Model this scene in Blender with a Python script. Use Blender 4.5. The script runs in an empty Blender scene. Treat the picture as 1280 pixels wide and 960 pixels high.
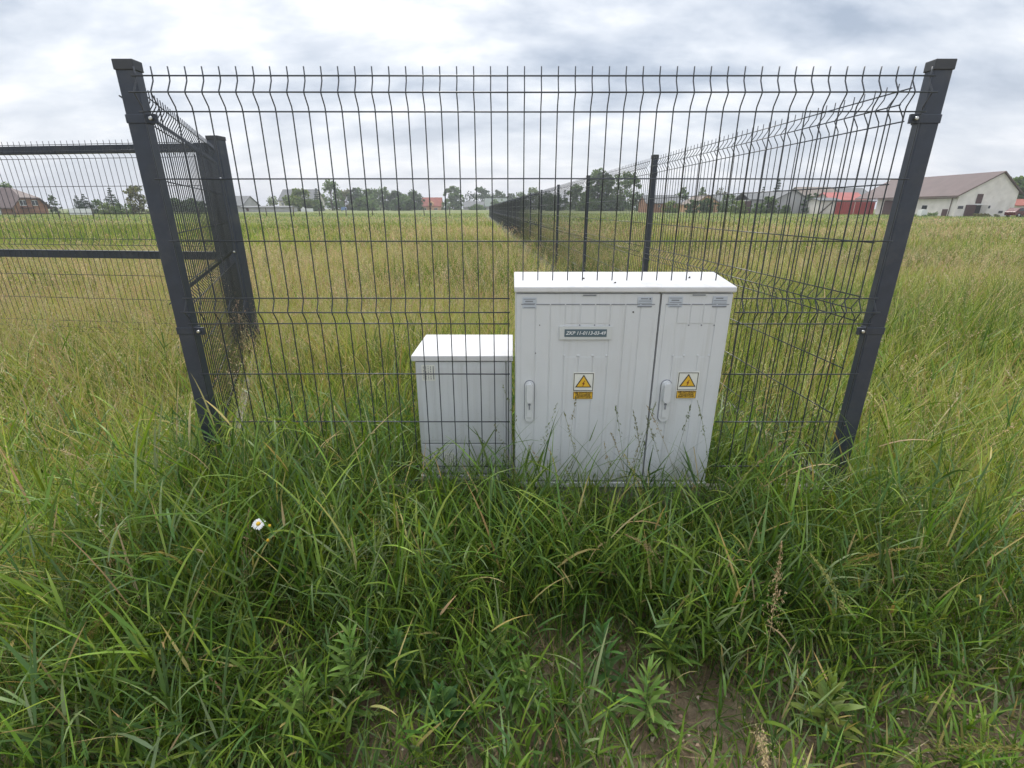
import bpy, math, random
import numpy as np
from mathutils import Vector, Matrix

random.seed(7)
RNG = np.random.default_rng(11)
SC = bpy.context.scene
COL = SC.collection
PI = math.pi
EYE = 1.30                                   # camera height over the ground
PITCH = math.radians(19.83)
FOC = 607.0                                  # focal length in 1280-px units


# ------------------------------------------------------------------ helpers
def link(o, parent=None):
    COL.objects.link(o)
    if parent is not None:
        o.parent = parent
    return o


def tag(o, label=None, cat=None, group=None, kind=None):
    if label: o['label'] = label
    if cat: o['category'] = cat
    if group: o['group'] = group
    if kind: o['kind'] = kind
    return o


def empty(name, loc, rz=0.0, label=None, cat=None, group=None):
    o = bpy.data.objects.new(name, None)
    o.empty_display_size = 0.1
    link(o)
    o.location = loc
    o.rotation_euler = (0, 0, rz)
    return tag(o, label, cat, group)


def copy_tree(o, parent=None):
    c = o.copy()
    COL.objects.link(c)
    c.parent = parent
    for ch in list(o.children):
        copy_tree(ch, c)
    return c


class MB:
    """collects shapes, builds ONE mesh object"""
    def __init__(self):
        self.v, self.f, self.m, self.s = [], [], [], []

    def raw(self, verts, faces, mi=0, smooth=False):
        n = len(self.v)
        self.v.extend([tuple(p) for p in verts])
        for f in faces:
            self.f.append([i + n for i in f]); self.m.append(mi); self.s.append(smooth)
        return self

    def box(self, a, b, mi=0):
        (x0, y0, z0), (x1, y1, z1) = a, b
        V = [(x0, y0, z0), (x1, y0, z0), (x1, y1, z0), (x0, y1, z0),
             (x0, y0, z1), (x1, y0, z1), (x1, y1, z1), (x0, y1, z1)]
        F = [(0, 3, 2, 1), (4, 5, 6, 7), (0, 1, 5, 4), (1, 2, 6, 5), (2, 3, 7, 6), (3, 0, 4, 7)]
        return self.raw(V, F, mi)

    def bar(self, p, q, w, h, mi=0):
        p, q = Vector(p), Vector(q)
        t = (q - p).normalized()
        up = Vector((0, 0, 1)) if abs(t.z) < .95 else Vector((0, 1, 0))
        s = t.cross(up).normalized(); u = s.cross(t)
        V = []
        for c in (p, q):
            for a, b in ((-1, -1), (1, -1), (1, 1), (-1, 1)):
                V.append(c + s * a * w / 2 + u * b * h / 2)
        return self.raw(V, [(0, 1, 2, 3), (7, 6, 5, 4), (0, 4, 5, 1), (1, 5, 6, 2), (2, 6, 7, 3), (3, 7, 4, 0)], mi)

    def prism(self, poly, y0, y1, mi=0):
        """poly in x,z extruded along y"""
        n = len(poly)
        V = [(x, y0, z) for x, z in poly] + [(x, y1, z) for x, z in poly]
        F = [tuple(range(n)), tuple(range(2 * n - 1, n - 1, -1))]
        F += [(i, i + n, (i + 1) % n + n, (i + 1) % n) for i in range(n)]
        return self.raw(V, F, mi)

    def tube(self, pts, r, sides=6, mi=0, caps=True):
        pts = [Vector(p) for p in pts]
        rr = r if isinstance(r, (list, tuple)) else [r] * len(pts)
        V, F = [], []
        for i, p in enumerate(pts):
            t = (pts[min(i + 1, len(pts) - 1)] - pts[max(i - 1, 0)]).normalized()
            ref = Vector((1, 0, 0)) if abs(t.x) < .9 else Vector((0, 0, 1))
            a = t.cross(ref).normalized(); b = t.cross(a)
            for k in range(sides):
                w = 2 * PI * k / sides
                V.append(p + (a * math.cos(w) + b * math.sin(w)) * rr[i])
        for i in range(len(pts) - 1):
            for k in range(sides):
                j = (k + 1) % sides
                F.append((i * sides + k, i * sides + j, (i + 1) * sides + j, (i + 1) * sides + k))
        if caps:
            F.append(tuple(range(sides - 1, -1, -1)))
            F.append(tuple(range((len(pts) - 1) * sides, len(pts) * sides)))
        return self.raw(V, F, mi, True)

    def mesh(self, me, M, mi=0):
        return self.raw([M @ v.co for v in me.vertices], [tuple(p.vertices) for p in me.polygons], mi)

    def data(self, name, mats):
        me = bpy.data.meshes.new(name)
        me.from_pydata(self.v, [], self.f)
        for m in (mats if isinstance(mats, (list, tuple)) else [mats]):
            me.materials.append(m)
        me.polygons.foreach_set('material_index', self.m)
        me.polygons.foreach_set('use_smooth', self.s)
        me.update()
        return me

    def build(self, name, mats, parent=None, bevel=0.0, loc=None):
        o = bpy.data.objects.new(name, self.data(name, mats))
        link(o, parent)
        if loc: o.location = loc
        if bevel:
            b = o.modifiers.new('bevel', 'BEVEL')
            b.width = bevel; b.segments = 2; b.limit_method = 'ANGLE'; b.angle_limit = math.radians(40)
        return o


def np_object(name, V, Q, mat, col=None, parent=None, smooth=True):
    """numpy arrays -> mesh object; Q (n,4) quads; col (n,3) albedo per vertex"""
    me = bpy.data.meshes.new(name)
    me.vertices.add(len(V)); me.vertices.foreach_set('co', np.ascontiguousarray(V, np.float32).ravel())
    me.loops.add(Q.size); me.loops.foreach_set('vertex_index', np.ascontiguousarray(Q, np.int32).ravel())
    me.polygons.add(len(Q))
    me.polygons.foreach_set('loop_start', np.arange(0, Q.size, 4, dtype=np.int32))
    me.polygons.foreach_set('use_smooth', np.full(len(Q), smooth))
    me.update(calc_edges=True)
    if col is not None:
        a = me.attributes.new('col', 'FLOAT_COLOR', 'POINT')
        a.data.foreach_set('color', np.c_[col, np.ones(len(V))].astype(np.float32).ravel())
    me.materials.append(mat)
    o = bpy.data.objects.new(name, me)
    return link(o, parent)


def text_mesh(s, size, shear=0.0, align='CENTER', bold=0.0):
    c = bpy.data.curves.new('t', 'FONT')
    c.body = s; c.size = size; c.shear = shear; c.align_x = align; c.align_y = 'CENTER'
    c.resolution_u = 3; c.offset = bold
    o = bpy.data.objects.new('t', c); COL.objects.link(o)
    bpy.context.view_layer.update()
    me = bpy.data.meshes.new_from_object(o.evaluated_get(bpy.context.evaluated_depsgraph_get()))
    bpy.data.objects.remove(o); bpy.data.curves.remove(c)
    return me


def FACE(x, y, z, roll=0.0):
    """matrix that stands flat lettering up to face -Y"""
    return Matrix.Translation((x, y, z)) @ Matrix.Rotation(PI / 2, 4, 'X') @ Matrix.Rotation(roll, 4, 'Z')


# value noise, numpy
def vnoise(x, y, seed=0):
    x = np.asarray(x, float); y = np.asarray(y, float)
    xi = np.floor(x).astype(np.int64); yi = np.floor(y).astype(np.int64)
    fx = x - xi; fy = y - yi
    fx = fx * fx * (3 - 2 * fx); fy = fy * fy * (3 - 2 * fy)
    def h(a, b):
        n = (a * 374761393 + b * 668265263 + seed * 974711) & 0x7fffffff
        n = ((n ^ (n >> 13)) * 1274126177) & 0x7fffffff
        return ((n ^ (n >> 16)) & 0xffff) / 65535.0
    return (h(xi, yi) * (1 - fx) + h(xi + 1, yi) * fx) * (1 - fy) + (h(xi, yi + 1) * (1 - fx) + h(xi + 1, yi + 1) * fx) * fy


def fbm(x, y, seed=0, o=3):
    s = 0; a = .5; t = 0
    for i in range(o):
        s = s + a * vnoise(x * 2 ** i, y * 2 ** i, seed + i); t += a; a *= .5
    return s / t


def terrain(x, y):
    x = np.asarray(x, float); y = np.asarray(y, float)
    far = np.where(y > 85, 1.2 * (1 - np.exp(-(np.maximum(y, 85) - 85) / 220)), 0)
    r = np.hypot(x, y)
    near = (fbm(x * 3, y * 3, 3) - .5) * .06 * np.clip(1.3 - r / 6, 0, 1) + (fbm(x * 14, y * 14, 5, 4) - .5) * .055 * np.clip(1.2 - r / 4, 0, 1)
    und = (fbm(x * .25, y * .25, 8) - .5) * .10 * np.clip((r - 5) / 8, 0, 1)
    return far + near + und - .01


def tz(x, y): return float(terrain(x, y))
def sx(px, Y): return (px - 640) / 645.0 * Y                       # ground bearing -> lateral metres
def sz(py, Y): return EYE - Y * math.tan(PITCH + math.atan((py - 480) / FOC))


# ------------------------------------------------------------------ materials
def newmat(name):
    m = bpy.data.materials.new(name); m.use_nodes = True
    nt = m.node_tree
    return m, nt, nt.nodes['Principled BSDF'], nt.nodes['Material Output']


def noisy(name, c, rough=.5, var=.12, scale=8.0, metal=0.0, bump=0.0, bscale=None, spec=.5, dirt=None, dscale=3.0, damt=.4):
    m, nt, b, out = newmat(name)
    tc = nt.nodes.new('ShaderNodeTexCoord')
    n = nt.nodes.new('ShaderNodeTexNoise'); n.inputs['Scale'].default_value = scale; n.inputs['Detail'].default_value = 5
    nt.links.new(tc.outputs['Object'], n.inputs['Vector'])
    r = nt.nodes.new('ShaderNodeValToRGB')
    r.color_ramp.elements[0].position = .3; r.color_ramp.elements[1].position = .7
    r.color_ramp.elements[0].color = (*[max(0, x * (1 - var)) for x in c], 1)
    r.color_ramp.elements[1].color = (*[min(1, x * (1 + var)) for x in c], 1)
    nt.links.new(n.outputs['Fac'], r.inputs['Fac'])
    src = r.outputs['Color']
    if dirt:
        n2 = nt.nodes.new('ShaderNodeTexNoise'); n2.inputs['Scale'].default_value = dscale; n2.inputs['Detail'].default_value = 8; n2.inputs['Roughness'].default_value = .65
        nt.links.new(tc.outputs['Object'], n2.inputs['Vector'])
        mr = nt.nodes.new('ShaderNodeMapRange'); mr.inputs[1].default_value = .5; mr.inputs[2].default_value = .8; mr.inputs[4].default_value = damt
        nt.links.new(n2.outputs['Fac'], mr.inputs[0])
        mx = nt.nodes.new('ShaderNodeMix'); mx.data_type = 'RGBA'
        nt.links.new(mr.outputs[0], mx.inputs['Factor']); nt.links.new(src, mx.inputs['A']); mx.inputs['B'].default_value = (*dirt, 1)
        src = mx.outputs['Result']
    nt.links.new(src, b.inputs['Base Color'])
    b.inputs['Roughness'].default_value = rough; b.inputs['Metallic'].default_value = metal
    b.inputs['Specular IOR Level'].default_value = spec
    if bump:
        bp = nt.nodes.new('ShaderNodeBump'); bp.inputs['Strength'].default_value = bump; bp.inputs['Distance'].default_value = .01
        n3 = nt.nodes.new('ShaderNodeTexNoise'); n3.inputs['Scale'].default_value = bscale or scale * 6; n3.inputs['Detail'].default_value = 6
        nt.links.new(tc.outputs['Object'], n3.inputs['Vector']); nt.links.new(n3.outputs['Fac'], bp.inputs['Height']); nt.links.new(bp.outputs['Normal'], b.inputs['Normal'])
    return m


def leafmat(name, transl=.35, rough=.5, spec=.35):
    """albedo per leaf or blade comes from the attribute col"""
    m, nt, b, out = newmat(name)
    a = nt.nodes.new('ShaderNodeAttribute'); a.attribute_name = 'col'
    nt.links.new(a.outputs['Color'], b.inputs['Base Color'])
    b.inputs['Roughness'].default_value = rough; b.inputs['Specular IOR Level'].default_value = spec
    t = nt.nodes.new('ShaderNodeBsdfTranslucent')
    g = nt.nodes.new('ShaderNodeMix'); g.data_type = 'RGBA'; g.blend_type = 'MULTIPLY'; g.inputs['Factor'].default_value = 1
    nt.links.new(a.outputs['Color'], g.inputs['A']); g.inputs['B'].default_value = (1.25, 1.2, .6, 1)
    nt.links.new(g.outputs['Result'], t.inputs['Color'])
    mx = nt.nodes.new('ShaderNodeMixShader'); mx.inputs[0].default_value = transl
    nt.links.new(b.outputs[0], mx.inputs[1]); nt.links.new(t.outputs[0], mx.inputs[2]); nt.links.new(mx.outputs[0], out.inputs['Surface'])
    return m


M = {}
M['steel'] = noisy('anthracite_coated_steel', (.036, .044, .062), .42, .10, 30, bump=.08, bscale=300, spec=.5, dirt=(.13, .125, .11), dscale=7, damt=.45)
M['wire'] = noisy('anthracite_coated_wire', (.032, .037, .046), .28, .10, 30, spec=.6)
M['cap'] = noisy('black_plastic_cap', (.045, .047, .052), .5, .08, 40)
M['bolt'] = noisy('zinc_bolt', (.62, .62, .60), .3, .08, 60, metal=1)
M['concrete'] = noisy('concrete', (.27, .255, .22), .9, .18, 12, bump=.4, bscale=80, dirt=(.16, .15, .11), dscale=6, damt=.6)
M['cab'] = noisy('white_grey_polyester', (.60, .617, .628), .42, .02, 3, bump=.03, bscale=500, dirt=(.40, .385, .32), dscale=4, damt=.2)
M['handle'] = noisy('handle_plastic', (.60, .615, .62), .4, .03, 40)
def weather(m):
    """rain streaks and mud specks on a panel"""
    nt = m.node_tree; N, L = nt.nodes, nt.links; b = N['Principled BSDF']
    src = b.inputs['Base Color'].links[0].from_socket
    tc = N.new('ShaderNodeTexCoord'); sep = N.new('ShaderNodeSeparateXYZ'); L.new(tc.outputs['Object'], sep.inputs[0])
    def layer(src, scale, ns, lo, hi, amt, colr, zr=None):
        mp = N.new('ShaderNodeMapping'); mp.inputs['Scale'].default_value = scale; L.new(tc.outputs['Object'], mp.inputs['Vector'])
        n = N.new('ShaderNodeTexNoise'); n.inputs['Scale'].default_value = ns; n.inputs['Detail'].default_value = 5; n.inputs['Roughness'].default_value = .65; L.new(mp.outputs[0], n.inputs['Vector'])
        r = N.new('ShaderNodeMapRange'); r.inputs[1].default_value = lo; r.inputs[2].default_value = hi; r.inputs[4].default_value = amt; L.new(n.outputs['Fac'], r.inputs[0]); f = r.outputs[0]
        if zr:
            z = N.new('ShaderNodeMapRange'); z.inputs[1].default_value = zr[0]; z.inputs[2].default_value = zr[1]; z.inputs[3].default_value = 1; z.inputs[4].default_value = 0; L.new(sep.outputs['Z'], z.inputs[0])
            k = N.new('ShaderNodeMath'); k.operation = 'MULTIPLY'; L.new(f, k.inputs[0]); L.new(z.outputs[0], k.inputs[1]); f = k.outputs[0]
        x = N.new('ShaderNodeMix'); x.data_type = 'RGBA'; L.new(f, x.inputs['Factor']); L.new(src, x.inputs['A']); x.inputs['B'].default_value = (*colr, 1)
        return x.outputs['Result']
    src = layer(src, (45, 45, 1.6), 1.0, .52, .78, .38, (.36, .355, .31))
    src = layer(src, (1, 1, 1), 130, .60, .70, .75, (.25, .20, .13), (.27, .62))
    src = layer(src, (1, 1, 1), 55, .70, .74, .55, (.22, .20, .15))
    L.new(src, b.inputs['Base Color'])
weather(M['cab'])
M['lid'] = noisy('white_lid', (.63, .63, .635), .45, .03, 6, dirt=(.34, .32, .25), dscale=9, damt=.5)
M['cabgap'] = noisy('dark_gap', (.03, .03, .03), .8, .1)
M['plate'] = noisy('plaque_plastic', (.56, .58, .57), .3, .03)
M['dark_strip'] = noisy('dark_name_strip', (.085, .13, .155), .35, .08)
M['ink_white'] = noisy('white_lettering', (.72, .74, .74), .5, .03)
M['ink_black'] = noisy('black_print', (.025, .025, .025), .5, .05)
M['print_shade_grey'] = noisy('faded_print_and_slot_shade', (.20, .21, .23), .6, .1)
M['yellow'] = noisy('warning_yellow', (.72, .43, .035), .45, .05, 20)
M['cream'] = noisy('sticker_white', (.70, .70, .64), .45, .04, 20)
M['red_ink'] = noisy('warning_bolt_red', (.16, .022, .018), .45, .05)
M['sticker'] = noisy('sticker_silver', (.46, .50, .55), .4, .05, 30)
M['dirt'] = noisy('bird_dirt', (.06, .055, .045), .9, .2, 50)
M['grass'] = leafmat('grass_blades', .27, .45, .32)
M['straw'] = leafmat('dry_panicles', .25, .8, .1)
M['leaf'] = leafmat('tree_leaves', .28, .6, .25)
M['stem'] = noisy('green_stem', (.10, .14, .045), .6, .15, 40)
M['bark'] = noisy('bark', (.085, .068, .05), .95, .3, 20, bump=.5)
M['petal'] = noisy('daisy_petal', (.82, .82, .80), .6, .02)
M['disc'] = noisy('daisy_disc', (.70, .42, .03), .8, .1, 200)
M['white_wall'] = noisy('whitewashed_block_wall', (.72, .67, .63), .9, .10, .8, dirt=(.46, .40, .35), dscale=.7, damt=.55)
M['grey_wall'] = noisy('grey_render', (.42, .41, .41), .9, .10, .6, dirt=(.3, .29, .28), dscale=.5, damt=.4)
M['cream_wall'] = noisy('cream_render', (.60, .57, .50), .9, .06, .6)
M['orange_wall'] = noisy('apricot_render', (.60, .36, .20), .9, .06, .6)
M['brown_roof'] = noisy('brown_sheet_roof', (.115, .078, .070), .65, .10, .7, dirt=(.17, .12, .11), dscale=.25, damt=.5)
M['grey_roof'] = noisy('grey_roof_tiles', (.16, .165, .165), .8, .14, .7)
M['green_roof'] = noisy('grey_green_roof', (.19, .22, .185), .8, .12, .6)
M['tan_roof'] = noisy('weathered_tan_roof', (.20, .165, .135), .85, .15, .6)
M['red_roof'] = noisy('red_tile_roof', (.30, .085, .055), .75, .14, .8)
M['redbright'] = noisy('red_sheet_metal', (.33, .045, .04), .55, .12, .8, dirt=(.2, .04, .035), dscale=.6, damt=.5)
M['pinkroof'] = noisy('faded_red_roof', (.42, .13, .11), .7, .12, .5)
M['brown_door'] = noisy('brown_boards', (.085, .045, .042), .75, .15, 3)
M['dark_open'] = noisy('unlit_interior', (.02, .018, .016), .95, .1)
M['white_frame'] = noisy('white_window_frame', (.75, .75, .74), .5, .04)
M['wood'] = noisy('weathered_stake', (.10, .085, .065), .9, .2, 15)
M['blue'] = noisy('blue_plastic', (.16, .24, .42), .5, .1)
M['tank'] = noisy('white_plastic_tank', (.72, .72, .71), .4, .04)
M['carpaint'] = noisy('maroon_car_paint', (.10, .018, .02), .25, .08)
M['tyre'] = noisy('tyre_rubber', (.02, .02, .02), .85, .1)
M['rim'] = noisy('wheel_rim', (.5, .5, .5), .35, .05, metal=.8)

def glassmat():
    m, nt, b, out = newmat('window_glass')
    b.inputs['Base Color'].default_value = (.03, .035, .04, 1); b.inputs['Roughness'].default_value = .08; b.inputs['Specular IOR Level'].default_value = .7
    return m
M['glass'] = glassmat()


def brickmat():
    m, nt, b, out = newmat('orange_brick')
    tc = nt.nodes.new('ShaderNodeTexCoord')
    mp = nt.nodes.new('ShaderNodeMapping'); mp.inputs['Rotation'].default_value = (PI / 2, 0, 0)
    bk = nt.nodes.new('ShaderNodeTexBrick'); bk.inputs['Scale'].default_value = 2.0
    bk.inputs['Color1'].default_value = (.33, .155, .085, 1); bk.inputs['Color2'].default_value = (.24, .11, .062, 1); bk.inputs['Mortar'].default_value = (.36, .26, .19, 1)
    nt.links.new(tc.outputs['Object'], mp.inputs['Vector']); nt.links.new(mp.outputs[0], bk.inputs['Vector']); nt.links.new(bk.outputs['Color'], b.inputs['Base Color'])
    b.inputs['Roughness'].default_value = .9
    return m
M['brick'] = brickmat()


def groundmat():
    m, nt, b, out = newmat('meadow_ground')
    N, L = nt.nodes, nt.links
    geo = N.new('ShaderNodeNewGeometry')
    def noise(scale, detail, vec, rough=.55):
        n = N.new('ShaderNodeTexNoise'); n.inputs['Scale'].default_value = scale; n.inputs['Detail'].default_value = detail; n.inputs['Roughness'].default_value = rough
        L.new(vec, n.inputs['Vector']); return n.outputs['Fac']
    def ramp(fac, stops):
        r = N.new('ShaderNodeValToRGB'); e = r.color_ramp.elements
        while len(e) < len(stops): e.new(.5)
        for i, (p, c) in enumerate(stops): e[i].position = p; e[i].color = (*c, 1)
        L.new(fac, r.inputs['Fac']); return r.outputs['Color']
    def mix(f, a, c):
        x = N.new('ShaderNodeMix'); x.data_type = 'RGBA'
        if isinstance(f, float): x.inputs['Factor'].default_value = f
        else: L.new(f, x.inputs['Factor'])
        L.new(a, x.inputs['A']); L.new(c, x.inputs['B']); return x.outputs['Result']
    P = geo.outputs['Position']
    # sandy loam with crumbs and litter
    soil = ramp(noise(5, 8, P, .7), [(.3, (.29, .195, .13)), (.5, (.47, .345, .24)), (.68, (.62, .49, .36))])
    litter = ramp(noise(60, 4, P), [(.35, (.12, .10, .05)), (.65, (.32, .25, .15))])
    soil = mix(noise(3, 6, P, .75), soil, litter)
    # meadow seen from afar: patches of green, straw and reddish seed heads
    mp = N.new('ShaderNodeMapping'); mp.inputs['Scale'].default_value = (.35, 1.0, 1)
    L.new(P, mp.inputs['Vector'])
    mead = ramp(noise(.09, 6, mp.outputs[0], .6), [(.32, (.15, .18, .055)), (.46, (.21, .22, .075)), (.58, (.28, .235, .11)), (.72, (.29, .205, .12))])
    fine = ramp(noise(1.6, 6, P, .7), [(.3, (.11, .125, .045)), (.7, (.29, .26, .12))])
    mead = mix(.4, mead, fine)
    crop = ramp(noise(.03, 5, mp.outputs[0], .6), [(.35, (.15, .18, .068)), (.65, (.21, .225, .10))])
    sep = N.new('ShaderNodeSeparateXYZ'); L.new(P, sep.inputs[0])
    def mrange(v, a, c):
        r = N.new('ShaderNodeMapRange'); r.interpolation_type = 'SMOOTHSTEP'
        r.inputs[1].default_value = a; r.inputs[2].default_value = c; L.new(v, r.inputs[0]); return r.outputs[0]
    col = mix(mrange(sep.outputs['Y'], 45, 75), mead, crop)
    ln = N.new('ShaderNodeVectorMath'); ln.operation = 'LENGTH'; L.new(P, ln.inputs[0])
    col = mix(mrange(ln.outputs['Value'], 2.6, 7), soil, col)
    L.new(col, b.inputs['Base Color'])
    b.inputs['Roughness'].default_value = .95; b.inputs['Specular IOR Level'].default_value = .15
    bp = N.new('ShaderNodeBump'); bp.inputs['Strength'].default_value = 1; bp.inputs['Distance'].default_value = .03
    L.new(noise(45, 8, P, .7), bp.inputs['Height']); L.new(bp.outputs['Normal'], b.inputs['Normal'])
    return m
M['ground'] = groundmat()

# ------------------------------------------------------------------ ground sheet
def axis(lo, hi, n, k):
    u = np.linspace(-1, 1, n)
    s = np.sinh(k * u) / np.sinh(k)
    return np.where(u < 0, -lo * s, hi * s) if lo < 0 else s
gx = axis(-2500, 2500, 301, 9.5)
gy = 1.0 + axis(-60, 3000, 301, 10.0)
GX, GY = np.meshgrid(gx, gy)
GV = np.c_[GX.ravel(), GY.ravel(), terrain(GX, GY).ravel()]
ii = np.arange(len(gx) * len(gy)).reshape(len(gy), len(gx))
GQ = np.stack([ii[:-1, :-1], ii[:-1, 1:], ii[1:, 1:], ii[1:, :-1]], -1).reshape(-1, 4)
g = np_object('ground', GV, GQ, M['ground'])
tag(g, 'flat meadow ground with sandy bare soil in front of the cabinets', None, None, 'structure')


# ------------------------------------------------------------------ grass
CABS = [(-.42, .02, 1.78, 2.2), (-.01, .81, 1.70, 1.97)]


def blades(x, y, L, W, az, lean, curve, nseg, col, z=None, twist=None, tipcol=None, prof='blade'):
    n = len(x)
    t = np.linspace(0, 1, nseg + 1)
    z0 = terrain(x, y) - .01 if z is None else z
    th = lean[:, None] + curve[:, None] * t[None, :] ** 1.5
    dl = L[:, None] / nseg
    thm = (th[:, 1:] + th[:, :-1]) / 2
    hx = np.concatenate([np.zeros((n, 1)), np.cumsum(np.sin(thm) * dl, 1)], 1)
    vz = np.concatenate([np.zeros((n, 1)), np.cumsum(np.cos(thm) * dl, 1)], 1)
    if prof == 'blade':
        w = np.minimum(1, .55 + 2.2 * t) * np.clip(1 - t ** 2.4, .02, 1)
    elif prof == 'leaf':
        w = np.sin(np.clip(t * .93 + .05, 0, 1) * PI) ** .8 + .02
    else:
        w = np.clip(1 - .5 * t, .1, 1)
    w = W[:, None] * w[None, :] / 2
    ca, sa = np.cos(az)[:, None], np.sin(az)[:, None]
    tw = (RNG.uniform(-1.2, 1.2, n) if twist is None else twist)[:, None] * t[None, :] + RNG.uniform(-.5, .5, n)[:, None]
    cx = x[:, None] + hx * ca; cy = y[:, None] + hx * sa; cz = z0[:, None] + vz
    # width vector: horizontal perpendicular, twisted about the blade
    px, py = -sa * np.cos(tw) , ca * np.cos(tw)
    nx, ny, nz = ca * np.cos(th), sa * np.cos(th), -np.sin(th)
    wx = px + nx * np.sin(tw); wy = py + ny * np.sin(tw); wz = nz * np.sin(tw)
    A = np.stack([cx - wx * w, cy - wy * w, cz - wz * w], -1)
    B = np.stack([cx + wx * w, cy + wy * w, cz + wz * w], -1)
    V = np.stack([A, B], 2).reshape(n, -1, 3)
    k = np.arange(nseg) * 2
    q = np.stack([k, k + 1, k + 3, k + 2], -1)
    Q = (np.arange(n)[:, None, None] * (2 * (nseg + 1)) + q[None]).reshape(-1, 4)
    C = np.repeat(col[:, None, :], 2 * (nseg + 1), 1)
    if tipcol is not None:
        f = np.repeat(t ** 2, 2)[None, :, None]
        C = C * (1 - f) + tipcol[:, None, :] * f
    tips = np.stack([cx, cy, cz], -1)
    return V.reshape(-1, 3), Q, C.reshape(-1, 3), tips


class Acc:
    def __init__(s): s.V, s.Q, s.C, s.n = [], [], [], 0
    def add(s, V, Q, C):
        s.V.append(V); s.Q.append(Q + s.n); s.C.append(C); s.n += len(V)
    def build(s, name, mat, parent=None, smooth=True):
        return np_object(name, np.concatenate(s.V), np.concatenate(s.Q), mat, np.concatenate(s.C), parent, smooth)


def flakes(c, size, col, aspect=.35, up=None):
    """small diamond faces at centres c"""
    n = len(c)
    u = RNG.normal(size=(n, 3))
    if up is not None: u = u * .55 + up
    u /= np.linalg.norm(u, axis=1, keepdims=True)
    r = RNG.normal(size=(n, 3)); v = np.cross(u, r); v /= np.linalg.norm(v, axis=1, keepdims=True) + 1e-9
    s = size[:, None]
    V = np.stack([c - u * s, c + v * s * aspect, c + u * s, c - v * s * aspect], 1).reshape(-1, 3)
    Q = np.arange(n * 4).reshape(n, 4)
    return V, Q, np.repeat(col, 4, 0)


def pick(n, cols, w):
    w = np.array(w, float); w /= w.sum()
    c = np.array(cols)[RNG.choice(len(cols), n, p=w)]
    return c * RNG.uniform(.75, 1.3, (n, 1)) * RNG.uniform(.92, 1.08, (n, 3))


def scatter(n, y0, y1, side=1.12, pad=.5):
    # uniform over the ground wedge the view can reach, with a margin each side
    y = np.sqrt(RNG.uniform((y0 + .3) ** 2, (y1 + .3) ** 2, n)) - .3
    x = RNG.uniform(-1, 1, n) * (side * y + pad)
    return x, y


def clear(x, y, m=0.0):
    ok = np.ones(len(x), bool)
    for a, b, c, d in CABS:
        ok &= ~((x > a - m) & (x < b + m) & (y > c - m) & (y < d + m))
    ok &= ~((x > -1.25) & (x < 1.4) & (np.abs(y - 1.79) < .035))
    ok &= ~((np.abs(x + .66 * y / 1.1) < .10) & (y > .95) & (y < 1.19) & (RNG.uniform(size=len(x)) < .8))
    d = (x - 1.372) * .998 + (y - 1.83) * .062                 # the strip along the long fence is thin
    ok &= ~((np.abs(d) < .04) & (y > 1.8))
    ok &= ~((d > -.5) & (d < 0) & (y > 4.5) & (RNG.uniform(size=len(x)) < .85))
    return ok


LUSH = [(.092, .170, .022), (.064, .128, .030), (.145, .232, .030), (.200, .280, .045), (.180, .250, .110)]
LUSHW = [3.2, 3.2, 2.6, 1.2, 1.3]
MEAD = [(.31, .390, .085), (.22, .335, .065), (.38, .405, .14), (.48, .42, .24), (.46, .33, .23)]


def height_at(x, y):
    h = np.interp(y, [.5, .95, 1.25, 1.65, 2.1, 3.5, 8], [.13, .17, .33, .37, .36, .40, .42])
    h = h + .13 * np.clip((-.45 - x) / .5, 0, 1) * np.clip((2.2 - y) / 1.0, 0, 1) * np.clip((y - .55) / .4, 0, 1)
    h = h - .07 * np.clip((x - .55) / .4, 0, 1) * np.clip((1.5 - y) / .5, 0, 1)
    # trodden lower right before the cabinet doors
    h = h * (1 - .17 * np.clip((x + .55) / .15, 0, 1) * np.clip((.95 - x) / .15, 0, 1) * np.clip((y - 1.15) / .25, 0, 1) * np.clip((1.95 - y) / .15, 0, 1))
    return h * (.72 + .6 * fbm(x * 1.1, y * 1.1, 21))


def cover(x, y):
    """how much of the soil is grown over, 0..1"""
    bare = np.clip((1.28 - y) / .25, 0, 1) * np.clip((x + .58) / .2, 0, 1) * np.clip((.72 - x) / .2, 0, 1)
    bare = np.maximum(bare, np.clip((1.25 - y) / .3, 0, 1) * .42 * np.clip((x + .7) / .3, 0, 1))
    n = fbm(x * 3.4 + 3, y * 3.4, 33)
    return np.clip(1.05 - bare * np.clip(.40 + 4.6 * (n - .46), 0, 1.0), .06, 1)


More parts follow.
